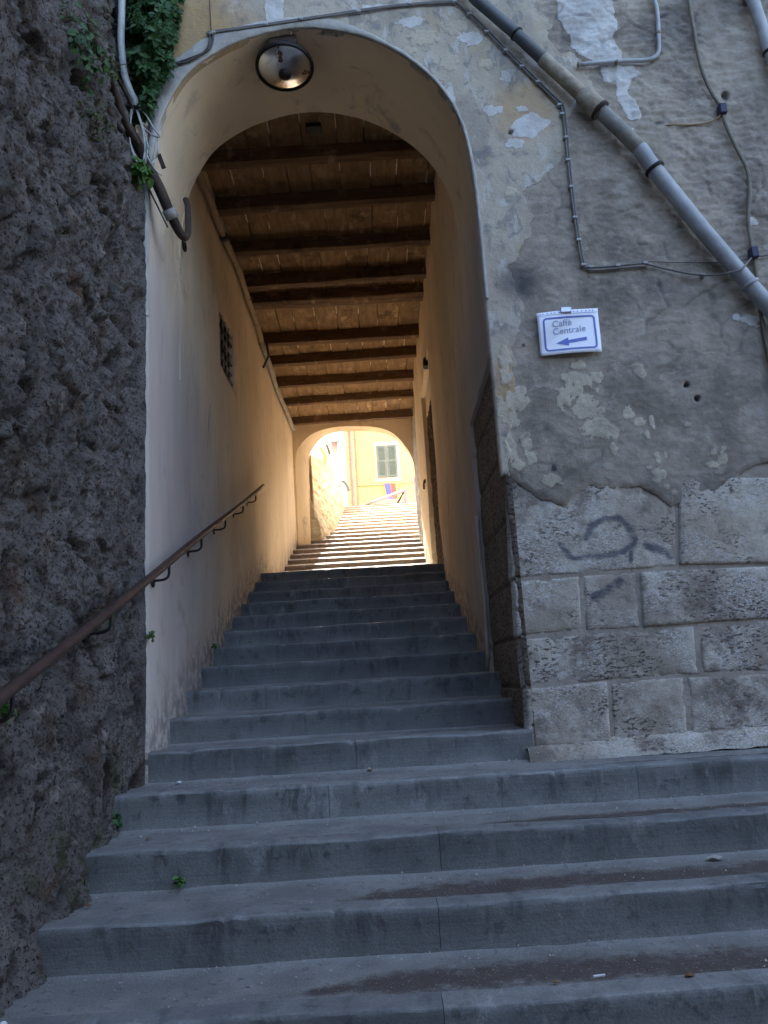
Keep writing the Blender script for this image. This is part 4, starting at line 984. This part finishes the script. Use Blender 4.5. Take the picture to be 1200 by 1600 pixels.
# ------------------------------------------------------------------ foliage
def leaves(name, cx, sizes, n_, mat, parent, seed, shape, droop=.3):
    rg = np.random.default_rng(seed); V = []; F_ = []; T = []
    for i in range(n_):
        p, nrm_ = shape(rg); s = rg.uniform(*sizes)
        nv_ = Vector(nrm_) + Vector(rg.normal(0, .45, 3)); nv_.normalize()
        d = Vector((rg.normal(0, .6), rg.normal(0, .4) - .2, -droop + rg.normal(0, .5))); d = (d - nv_ * d.dot(nv_)); d = d.normalized() if d.length > 1e-4 else nv_.orthogonal()
        sd = nv_.cross(d); P = Vector(p); b = len(V)
        for (a, c_, l_) in ((0, 0, 0), (.35, .34, .06), (.75, .22, .03), (1, 0, -.06), (.75, -.22, .03), (.35, -.34, .06), (.5, 0, -.02)):
            V.append(P + d * (a * s) + sd * (c_ * s) + nv_ * (l_ * s))
        F_ += [(b, b + 1, b + 6), (b + 1, b + 2, b + 6), (b + 2, b + 3, b + 6), (b + 3, b + 4, b + 6), (b + 4, b + 5, b + 6), (b + 5, b, b + 6)]
        T += [float(np.clip(rg.beta(1.6, 2.2), 0, 1))] * 7
    return obj(name, V, F_, mat, parent, False, {'tint': T})
ivy = tag(empty('ivy_bush', at(235, 150, Y=-.1)), 'dense green ivy bush hanging over the corner of rock and arch', 'plant')
ivy.location = (0, 0, 0)
def ivy_shape(rg):
    while True:
        x, y = rg.uniform(186, 284), rg.uniform(-70, 188)
        cx = np.interp(y, [-70, 60, 110, 150, 188], [238, 236, 232, 226, 218]); hw = np.interp(y, [-70, 0, 60, 110, 150, 188], [44, 42, 40, 30, 18, 7])
        q = abs(x - cx) / hw
        q += .35 * float(vn(x * .05, y * .05, 0, 3))
        if q < 1: break
    dep = (1 - q * q) * .30 * (.55 + .8 * float(vn(x * .035, y * .035, 4, 9))) + .02
    dep = max(dep, .02) * rg.uniform(.55, 1.0)
    return at(x, y, Y=-dep - .05), (np.sign(x - cx) * q * .6, -1, .35)
leaves('foliage', 0, (.030, .060), 4600, M['leaf'], ivy, 1, ivy_shape)
mb = MB()
for s in range(9):
    rg = random.Random(s); x = rg.uniform(205, 255)
    mb.tube(cr([at(x + rg.uniform(-10, 10), y, Y=-.06 - .04 * rg.random()) for y in (-60, -10, 50, 100)] + [at(216 + s, 160, Y=-.1)], 4), .006, 5)
mb.build('stem', M['bark'], ivy, True)
br = tag(empty('dead_branch', (0, 0, 0)), 'bare brown stems creeping down the upper rock wall', 'branch')
for L_, r0 in (([(112, -40), (128, 10), (150, 70), (178, 140), (195, 190), (215, 225)], .03), ([(95, -30), (118, 40), (145, 110), (168, 170), (190, 205)], .024), ([(150, 60), (172, 100), (196, 145), (207, 168)], .014), ([(150, 120), (165, 125), (168, 140), (158, 150)], .007)):
    MB().tube(cr([at(a, b, X=.02 - .12 * max(0, (260 - b) / 260)) + np.array([.0, 0, 0]) for a, b in L_], 6), np.linspace(r0, r0 * .6, len(L_) * 6 - 5), 7).build('stem', M['bark'], br, True)
GRP = {'weed': 'weeds in the wall and step joints', 'rock_plant': 'plants growing on the rock wall'}
def tuft(name, label, cat, px, py, X=None, Y=None, Z=None, n_=40, rad=.08, size=(.03, .05), mat='leaf', off=(0, 0, 0), seed=0):
    c_ = Vector(at(px, py, X=X, Y=Y, Z=Z)) + Vector(off); t = tag(empty(name, (0, 0, 0)), label, cat, GRP.get(name))
    def shp(rg):
        d = Vector(rg.normal(0, 1, 3)); d.normalize(); r_ = rad * rg.uniform(.25, 1)
        return c_ + Vector((d.x * r_ * .6, d.y * r_, d.z * r_ * .8)), (d.x + .5, d.y - .5, d.z + .4)
    leaves('foliage', 0, size, n_, M[mat], t, seed + 20, shp)
    mb = MB(); rg = random.Random(seed)
    for i in range(5): e = Vector((rg.uniform(-1, 1), rg.uniform(-1, 1), rg.uniform(-.3, 1))) * rad * .7; mb.tube([c_ - Vector((.03, 0, rad * .4)), c_ + e * .5, c_ + e], [.004, .003, .002], 4)
    mb.build('stem', M['bark'], t)
tuft('fern', 'small green fern growing in the rock beside the arch springing', 'plant', 214, 268, X=-.02, n_=90, rad=.10, size=(.04, .08), mat='leaf_bright', off=(.02, 0, 0), seed=1)
tuft('rock_plant', 'grey green creeper patch high on the rock wall', 'plant', 128, 70, X=-.03, n_=260, rad=.24, size=(.02, .05), mat='leaf', seed=2)
tuft('rock_plant', 'olive moss patch below the creeper on the rock wall', 'plant', 150, 185, X=.0, n_=160, rad=.17, size=(.015, .035), mat='leaf_olive', seed=3)
tuft('rock_plant', 'small olive plant on the rock beside the bare stems', 'plant', 170, 105, X=-.02, n_=110, rad=.15, size=(.02, .04), mat='leaf_olive', seed=4)
tuft('weed', 'tiny green weed at the wall edge under the handrail', 'plant', 237, 992, Y=-.01, n_=14, rad=.03, size=(.02, .035), mat='leaf_bright', seed=5)
tuft('weed', 'bright green leaves at the left photo edge under the handrail bracket', 'plant', 6, 1108, X=.05, n_=14, rad=.04, size=(.025, .045), mat='leaf_bright', seed=6)
tuft('weed', 'green leaves behind a handrail bracket on the rock', 'plant', 170, 958, X=.02, n_=16, rad=.035, size=(.025, .04), mat='leaf_bright', seed=7)
tuft('weed', 'lone small green weed growing from a step joint', 'plant', 281, 1376, Y=-2 * RUN - .02, n_=18, rad=.025, size=(.02, .035), mat='leaf_bright', seed=8)
tuft('weed', 'dark weed in the rock corner two steps below the passage', 'plant', 184, 1280, Y=-RUN - .03, n_=34, rad=.05, size=(.02, .04), mat='leaf', seed=9)
tuft('weed', 'weed in the rock corner by the third step below the passage', 'plant', 122, 1378, Y=-2 * RUN - .05, n_=44, rad=.06, size=(.02, .04), mat='leaf', seed=10)
tuft('weed', 'weed at the left wall on the third step inside the passage', 'plant', 336, 1010, X=.03, n_=12, rad=.03, size=(.02, .035), mat='leaf_bright', seed=11)

# ------------------------------------------------------------------ litter on the steps
M['scrap'] = m_simple('white_scrap', (.7, .7, .7), (.6, .6, .6), 30, .8); M['dry'] = m_simple('dry_leaf_brown', (.22, .13, .06), (.15, .085, .04), 30, .9); M['chip'] = m_simple('stone_chip', (.45, .42, .38), (.33, .3, .27), 30, .95)
def crumple(name, label, cat, px, py, Yc, s, mat, seed, flat=.5):
    k = round(-Yc / RUN); c_ = at(px, py, Y=Yc); rg = np.random.default_rng(seed)
    zt = -math.ceil(-Yc / RUN - 1e-6) * RLO; c_[2] = zt + .002
    V = []; n_ = 9
    V.append((c_[0], c_[1], c_[2] + s * flat))
    for i in range(n_):
        a = 2 * math.pi * i / n_; r_ = s * rg.uniform(.6, 1.1); V.append((c_[0] + r_ * math.cos(a), c_[1] + r_ * .7 * math.sin(a), c_[2] + s * flat * rg.uniform(.0, .7)))
    V.append((c_[0], c_[1], c_[2] - .001))
    F_ = [(0, 1 + i, 1 + (i + 1) % n_) for i in range(n_)] + [(n_ + 1, 1 + (i + 1) % n_, 1 + i) for i in range(n_)]
    tag(obj(name, V, F_, mat), label, cat, {'dry_leaf': 'dry leaves on the steps', 'paper_scrap': 'paper scraps on the steps'}.get(name))
crumple('paper_scrap', 'white scrap of paper at the foot of the left passage wall', 'litter', 279, 1166, -.04, .022, M['scrap'], 1)
crumple('dry_leaf', 'curled brown leaf on the lowest step at right', 'leaf', 1080, 1545, -4 * RUN + .10, .022, M['dry'], 2)
crumple('dry_leaf', 'brown leaf on the lowest step near its middle', 'leaf', 868, 1540, -4 * RUN + .12, .016, M['dry'], 3)
crumple('plaster_lump', 'pale crumbled plaster lump on the right of the stained step', 'rubble', 1118, 1349, -2 * RUN - .06, .034, M['chip'], 4)
crumple('dry_leaf', 'brown curled leaf on the second step under the arch edge', 'leaf', 575, 1152, RUN - .03 - RUN, .022, M['dry'], 5)
crumple('paper_scrap', 'small pale scrap on the lowest step near the rock', 'litter', 5, 1556, -4 * RUN + .08, .02, M['scrap'], 6)
crumple('dry_leaf', 'dry leaf litter by the rock on the fourth step', 'leaf', 137, 1398, -3 * RUN + .3, .02, M['dry'], 7)
crumple('dry_leaf', 'thin dry twig leaf on the step below the paper scrap', 'leaf', 232, 1297, -2 * RUN + .28, .022, M['dry'], 8, .2)
mb = MB(); c_ = at(937, 1530, Y=-4 * RUN + .14); mb.tube([(c_[0] - .02, c_[1], -4 * RLO + .006), (c_[0] + .02, c_[1] + .006, -4 * RLO + .006)], .004, 6); tag(mb.build('cigarette_butt', M['scrap']), 'white cigarette butt lying on the stained lowest step', 'litter')

rg = np.random.default_rng(77); V = []; F_ = []
for i in range(900):
    k = int(rg.integers(1, 5)); y1 = -(k - 1) * RUN; x = rg.uniform(.05, 4.0); z = -k * RLO - .003
    y = y1 - abs(rg.normal(0, .045)) - .004 if rg.random() < .6 else y1 - rg.uniform(.02, .34)
    s_ = rg.uniform(.0015, .0055) * (1.6 if rg.random() < .05 else 1); b = len(V)
    if y > y1 - .05: z += .02 * (1 - (y1 - y) / .05)
    for dx, dy, dz in ((1, 0, 0), (-.5, .8, 0), (-.5, -.8, 0), (.1, 0, 1.1)): V.append((x + dx * s_ * rg.uniform(.7, 1.3), y + dy * s_ * rg.uniform(.7, 1.3), z + dz * s_))
    F_ += [(b, b + 1, b + 3), (b + 1, b + 2, b + 3), (b + 2, b, b + 3), (b, b + 2, b + 1)]
tag(obj('grit', V, F_, M['chip']), 'loose grit and crumbs lying along the lower steps', 'grit', None, 'stuff')

# ------------------------------------------------------------------ beyond the far arch
def zpx(a, b): return 400 + a / 3.75, 640 + b / 3.75
def W(a, b, Y): return at(*zpx(a, b), Y=Y)
YB = 26.0
M['yellow'] = m_simple('yellow_wall', (.70, .57, .21), (.66, .53, .19), 1.5, .9); M['pinkt'] = m_simple('pink_trim', (.66, .47, .38), (.62, .44, .36), 4, .9)
M['shut'] = m_simple('grey_green_shutter', (.10, .135, .145), (.085, .115, .125), 5, .6); M['downp'] = m_simple('brown_pink_downpipe', (.40, .24, .22), (.35, .2, .19), 6, .6)
yh = tag(empty('yellow_house', (0, 0, 0)), 'pale yellow house with grey shutters beyond the far arch', 'building')
xa = W(592, 300, YB)[0]
mb = MB(); mb.box(xa, 14, YB, YB + 8, sqz - .05, 11.6); mb.build('wall', M['yellow'], yh)
mb = MB(); mb.box(xa - .3, 14.4, YB - .5, YB + 8.4, 11.6, 11.85); mb.build('roof', M['downp'], yh)
a = W(705, 215, YB); b = W(830, 395, YB); tx = (a[0] + b[0]) / 2
mb = MB(); mb.box(a[0] - .12, b[0] + .12, YB - .035, YB + .02, b[2] - .16, a[2] + .15); mb.build('window_frame', M['pinkt'], yh)
for sx, rot in ((-1, 8), (1, -12)):
    hw = (b[0] - a[0]) / 4
    sh_ = empty('shutter', (0, 0, 0)); sh_.parent = yh; sh_.location = (tx + sx * (hw + .012), YB - .09, (a[2] + b[2]) / 2); sh_.rotation_euler = (0, 0, R(rot) * .6)
    hh = (a[2] - b[2]) / 2
    mb = MB(); mb.box(-hw, -hw + .07, -.025, .025, -hh, hh); mb.box(hw - .07, hw, -.025, .025, -hh, hh); mb.box(-hw + .07, hw - .07, -.025, .025, hh - .08, hh); mb.box(-hw + .07, hw - .07, -.025, .025, -hh, -hh + .08); mb.box(-hw + .07, hw - .07, -.025, .025, -.04, .04)
    mb.build('shutter_frame', M['shut'], sh_)
    n_ = 22
    sm_ = MB().box(-hw + .07, hw - .07, -.008, .008, -.03, .03, Matrix.Rotation(R(35), 4, 'X')).build('slat', M['shut'], sh_)
    for i in range(n_):
        z = lerp(-hh + .11, hh - .11, i / (n_ - 1))
        o_ = sm_ if i == 0 else sm_.copy()
        if i: COL.objects.link(o_)
        o_.location = (0, 0, z)
for px_, py_ in ((668, 408), (878, 388)):
    p = W(px_, py_, YB); mb = MB(); mb.box(p[0] - .03, p[0] + .03, YB - .05, YB - .004, p[2] - .05, p[2] + .05, b=.01); mb.build('shutter_stop', M['downp'], yh)
p = W(590, 450, YB); p2 = W(935, 425, YB)
tag(MB().tube([(p[0], YB - .05, p[2]), ((p[0] + p2[0]) / 2, YB - .06, (p[2] + p2[2]) / 2 - .05), (p2[0], YB - .05, p2[2]), (p2[0] + 6, YB - .05, p2[2] + .2)], .022, 6).build('wall_cable', M['downp'], None, True), 'cable strung across the yellow house below the shutters', 'cable')
dpp = tag(empty('downpipe', (0, 0, 0)), 'pinkish downpipe at the corner between brick and yellow walls', 'pipe')
p = W(552, 140, YB); q_ = W(572, 560, YB)
MB().tube([(p[0], YB - .2, sqz), (p[0], YB - .2, 11.5)], .05, 10).build('pipe_tube', M['downp'], dpp, True)
MB().tube([(p[0] + .17, YB - .12, sqz), (p[0] + .17, YB - .12, 11.5)], .03, 10).build('pipe_tube', M['downp'], dpp, True)
# banner hanging on the yellow wall
M['bblue'] = m_simple('blue_cloth', (.10, .11, .50), (.09, .09, .44), 6, .8); M['bred'] = m_simple('red_cloth', (.55, .12, .10), (.5, .1, .09), 6, .8)
bn = tag(empty('banner', (0, 0, 0)), 'blue and red banner hanging below the grey shutters', 'banner')
a = W(752, 435, YB - .15); b = W(822, 560, YB - .15); mx = lerp(a[0], b[0], .52)
for nm, xa_, xb_, mt in (('blue_panel', a[0], mx, 'bblue'), ('red_panel', mx, b[0], 'bred')):
    V = []; F_ = []
    for i in range(9):
        for j in range(9):
            x = lerp(xa_, xb_, i / 8) + .12 * j / 8; V.append((x, YB - .15 - .03 * math.sin(x * 16 + j * .3), lerp(a[2], b[2], j / 8)))
    F_ = [(i * 9 + j, i * 9 + j + 1, i * 9 + j + 10, i * 9 + j + 9) for i in range(8) for j in range(8)]
    obj(nm, V, F_, M[mt], bn, True)
MB().tube([(a[0] - .1, YB - .14, a[2] + .01), (b[0] + .1, YB - .14, a[2] + .03)], .018, 6).build('rod', M['downp'], bn, True)
# brick house strip between the white and the yellow house: courses of bricks as stuff, quoins as pieces
def mk_brick():
    a = Mat('pink_brick', .9, .2); b_ = a.N('ShaderNodeTexBrick'); a.L(a.pos((1, 1, 1), rot=(R(90), 0, 0)), b_.inputs['Vector'])
    b_.inputs['Color1'].default_value = (.50, .33, .22, 1); b_.inputs['Color2'].default_value = (.58, .42, .30, 1); b_.inputs['Mortar'].default_value = (.62, .55, .45, 1)
    b_.inputs['Scale'].default_value = 3.0; b_.inputs['Mortar Size'].default_value = .02
    return a.fin(b_.outputs['Color'], a.bump(b_.outputs['Fac'], -.4, .02))
M['brick'] = mk_brick()
bh = tag(empty('brick_house', (0, 0, 0)), 'narrow pinkish brick house front left of the yellow house', 'building')
xl = W(505, 300, YB)[0]
MB().box(xl, xa - .02, YB - .1, YB + 8, sqz - .05, 11.5).build('wall', M['brick'], bh); MB().box(xl - .2, xa - .03, YB - .35, YB + 8.2, 11.5, 11.7).build('roof', M['downp'], bh)
M['whitew'] = m_simple('white_wall', (.80, .78, .74), (.76, .74, .70), 3, .9)
wh_ = tag(empty('white_house', (0, 0, 0)), 'white house wall seen at the left through the far arch', 'building')
xw = W(425, 300, 22)[0]; xw2 = W(507, 300, 22)[0]
MB().box(xw - 3.2, xw2, 22, 30, sqz - .05, 10.4).build('wall', M['whitew'], wh_)
MB().box(xw - 3.5, xw2 + .2, 21.6, 30.2, 10.4, 10.6).build('roof', M['downp'], wh_)
a = W(440, 190, 21.95); b = W(478, 250, 21.95)
MB().box(a[0], b[0], 21.9, 22.02, b[2], a[2]).build('window', M['downp'], wh_)
a = W(438, 170, 21.6); b = W(492, 205, 21.6); MB().add([(a[0], 21.3, b[2]), (b[0], 21.3, b[2]), (b[0], 22, a[2]), (a[0], 22, a[2]), (a[0], 21.3, b[2] + .04), (b[0], 21.3, b[2] + .04), (b[0], 22, a[2] + .04), (a[0], 22, a[2] + .04)], [(0, 3, 2, 1), (4, 5, 6, 7), (0, 1, 5, 4), (2, 3, 7, 6), (1, 2, 6, 5), (0, 4, 7, 3)]).build('window_hood', M['shut'], wh_)
# rubble side wall of the upper flight
ys = np.arange(YF + .31, 15.3, .03); zs = np.arange(2.2, 7.2, .03)
u, v, Q = sheet(ys, zs, lambda a_, b_: b_ < np.interp(a_, [9, 10.5, 12, 13.5, 15.3], [4.55, 4.65, 4.95, 5.5, 5.7]))
d1, d2, cid = wor(u * 3.6 + .3 * vn(u * 2, v * 2), v * 5 + .3 * vn(u * 2, v * 2, 4), 33)
xx = np.interp(u, [9.6, 9.9, 11, 12.3, 14.5, 15.3], [.17, .20, .34, .40, .42, .44]) - .05 + .28 * sstep(1.3, -.1, v - np.interp(u, [9.3, 14.76], [2.75, 4.55])) + .035 * sstep(0, .22, d2 - d1) + .03 * (cid - .5) + .02 * fbm(u * 6, v * 6, 0, 4, 34)
rw_m = mk_mortar('rubble_stone', (.50, .43, .32), (.36, .30, .21))
V = np.stack([xx, u, v], 1); V, Q2, _ = rim(V, Q[:, ::-1], (-.45, 0, 0))
rw = obj('rubble_wall', V, Q2, rw_m, None, True); tag(rw, 'rough pale rubble wall left of the upper steps', 'wall')
p = W(298, 300, YF + .32); q_ = W(320, 800, YF + .32)
tag(MB().tube([(.285, YF + .36, 2.5), (.28, YF + .36, 3.5), (.265, YF + .36, 4.42)], .032, 8).build('corner_pipe', M['pole'], None, True), 'brown pipe standing at the outer left corner of the far arch', 'pipe')
M['railw'] = m_simple('pale_metal_rail', (.72, .72, .74), (.62, .62, .64), 8, .4, .3)
hr = tag(empty('far_handrail', (0, 0, 0)), 'pale metal handrail fixed on the rubble wall', 'handrail')
a = at(*zpx(320, 532), Y=9.95); b = at(*zpx(412, 438), Y=11.5)
MB().tube([a, (a + b) / 2, b], .03, 10).build('tube', M['railw'], hr, True)
for t in (.12, .5, .88): p = a + (b - a) * t; MB().tube([p, p + np.array([-.02, 0, -.08]), p + np.array([-.14, 0, -.1])], .008, 6).build('bracket', M['black'], hr, True)
# lamp on a curved arm on the rubble wall
wlp = tag(empty('wall_lamp', (0, 0, 0)), 'grey lamp on a curved arm at the end of the rubble wall', 'lamp')
p = W(478, 432, 15.0)
MB().box(p[0] - .13, p[0] + .10, 14.9, 15.15, p[2] - .09, p[2] + .12, b=.03).build('lamp_box', M['pvc'], wlp)
MB().tube(cr([(p[0] + .05, 15.0, p[2] + .06), (p[0] + .17, 14.98, p[2] + .02), (p[0] + .24, 14.96, p[2] - .10), (p[0] + .27, 14.95, p[2] - .22)], 4), .035, 8).build('arm', M['pvc_dark'], wlp, True)
MB().tube([(p[0] - .10, 15.02, 4.4), (p[0] - .10, 15.02, p[2] - .05)], .02, 7).build('post', M['pvc'], wlp, True)
# orange hose loop and sticks on the wall
M['orange'] = m_simple('orange_hose', (.55, .22, .06), (.48, .19, .05), 8, .6)
hp = [W(a_, b_, 12.2) for a_, b_ in ((372, 222), (396, 250), (406, 285), (398, 315), (380, 335), (362, 344))]
tag(MB().tube(cr(hp, 6), .035, 8).build('hose', M['orange'], None, True), 'orange hose curving over the top of the rubble wall', 'hose')
for lab, L_ in (('upper dark stick leaning over the rubble wall', [(322, 262), (345, 285), (362, 302)]), ('lower dark stick leaning over the rubble wall', [(412, 205), (424, 232), (432, 262)])):
    tag(MB().tube([W(a_, b_, 11.6 if L_[0][0] < 400 else 13) for a_, b_ in L_], .03, 6).build('stick', M['bark'], None, True), lab.replace('upper', 'nearer').replace('lower', 'farther'), 'stick', 'sticks over the rubble wall')
# railing at the head of the stairs
tr = tag(empty('stair_railing', (0, 0, 0)), 'metal railing rising along the head of the upper steps', 'railing')
M['railg'] = m_simple('violet_grey_metal', (.25, .2, .23), (.2, .16, .19), 8, .5, .4)
a = W(640, 560, 14.9); b = W(872, 475, 15.2); c_ = W(876, 540, 15.2)
MB().tube([a, (a + b) / 2, b, b + np.array([.04, 0, -.05])], .035, 8).build('handrail', M['railg'], tr, True)
MB().tube([b + np.array([0, 0, .03]), (b[0], b[1], sqz - .02)], .04, 8).build('post', M['railg'], tr, True)
d_ = W(862, 487, 15.2); e_ = W(820, 541, 15.2); MB().tube([d_, (e_[0], e_[1], e_[2] - .1)], .025, 8).build('strut', M['black'], tr, True)
MB().tube([(a[0] - .05, a[1], sqz - .02), a], .03, 8).build('post', M['railg'], tr, True)
# bench behind the railing
be = tag(empty('bench', (0, 0, 0)), 'brown bench standing behind the stair railing', 'bench')
a = W(688, 520, 17.0); b = W(905, 520, 17.0); z = W(700, 545, 17)[2]
for i in range(3): MB().box(a[0], b[0], 17 + i * .11, 17.09 + i * .11, z - .04, z).build('seat_slat', M['downp'], be)
MB().box(a[0], b[0], 17.36, 17.40, z + .08, z + .16).build('backrest', M['downp'], be)
for xx_ in (a[0] + .1, b[0] - .16): MB().box(xx_, xx_ + .06, 17.02, 17.38, sqz - .01, z - .04).build('leg', M['railg'], be)
p = W(934, 420, 20); tag(MB().tube([(p[0], 20, sqz), (p[0], 20, p[2] + .15)], .05, 8).build('bollard_post', M['railg'], None, True), 'violet grey post at the right side of the far arch view', 'post')
# garden wall on the right of the upper flight
mb = MB(); mb.box(2.74, 3.0, YF + .32, 15.0, 2.0, 6.2); tag(mb.build('garden_wall', M['render']), 'cream garden wall right of the upper steps', 'wall')
# unseen house added behind the camera to hold sky light off the facade
ob = tag(empty('sky_blocker_house', (0, 0, 0)), 'unseen grey house added opposite the passage to cut sky light', 'building')
M['opp'] = mk_mortar('grey_render', (.30, .28, .25), (.24, .22, .20))
MB().box(-7, 22, -18, -11, gz - .2, 6).build('wall', M['opp'], ob); MB().box(-7.5, 22.5, -18.5, -10.7, 6, 6.25).build('roof', M['downp'], ob)
for i in range(5):
    for j in range(2):
        MB().box(-4 + i * 4, -2.9 + i * 4, -11.05, -10.98, .2 + j * 3.2, 2.0 + j * 3.2).build('window', M['shut'], ob)
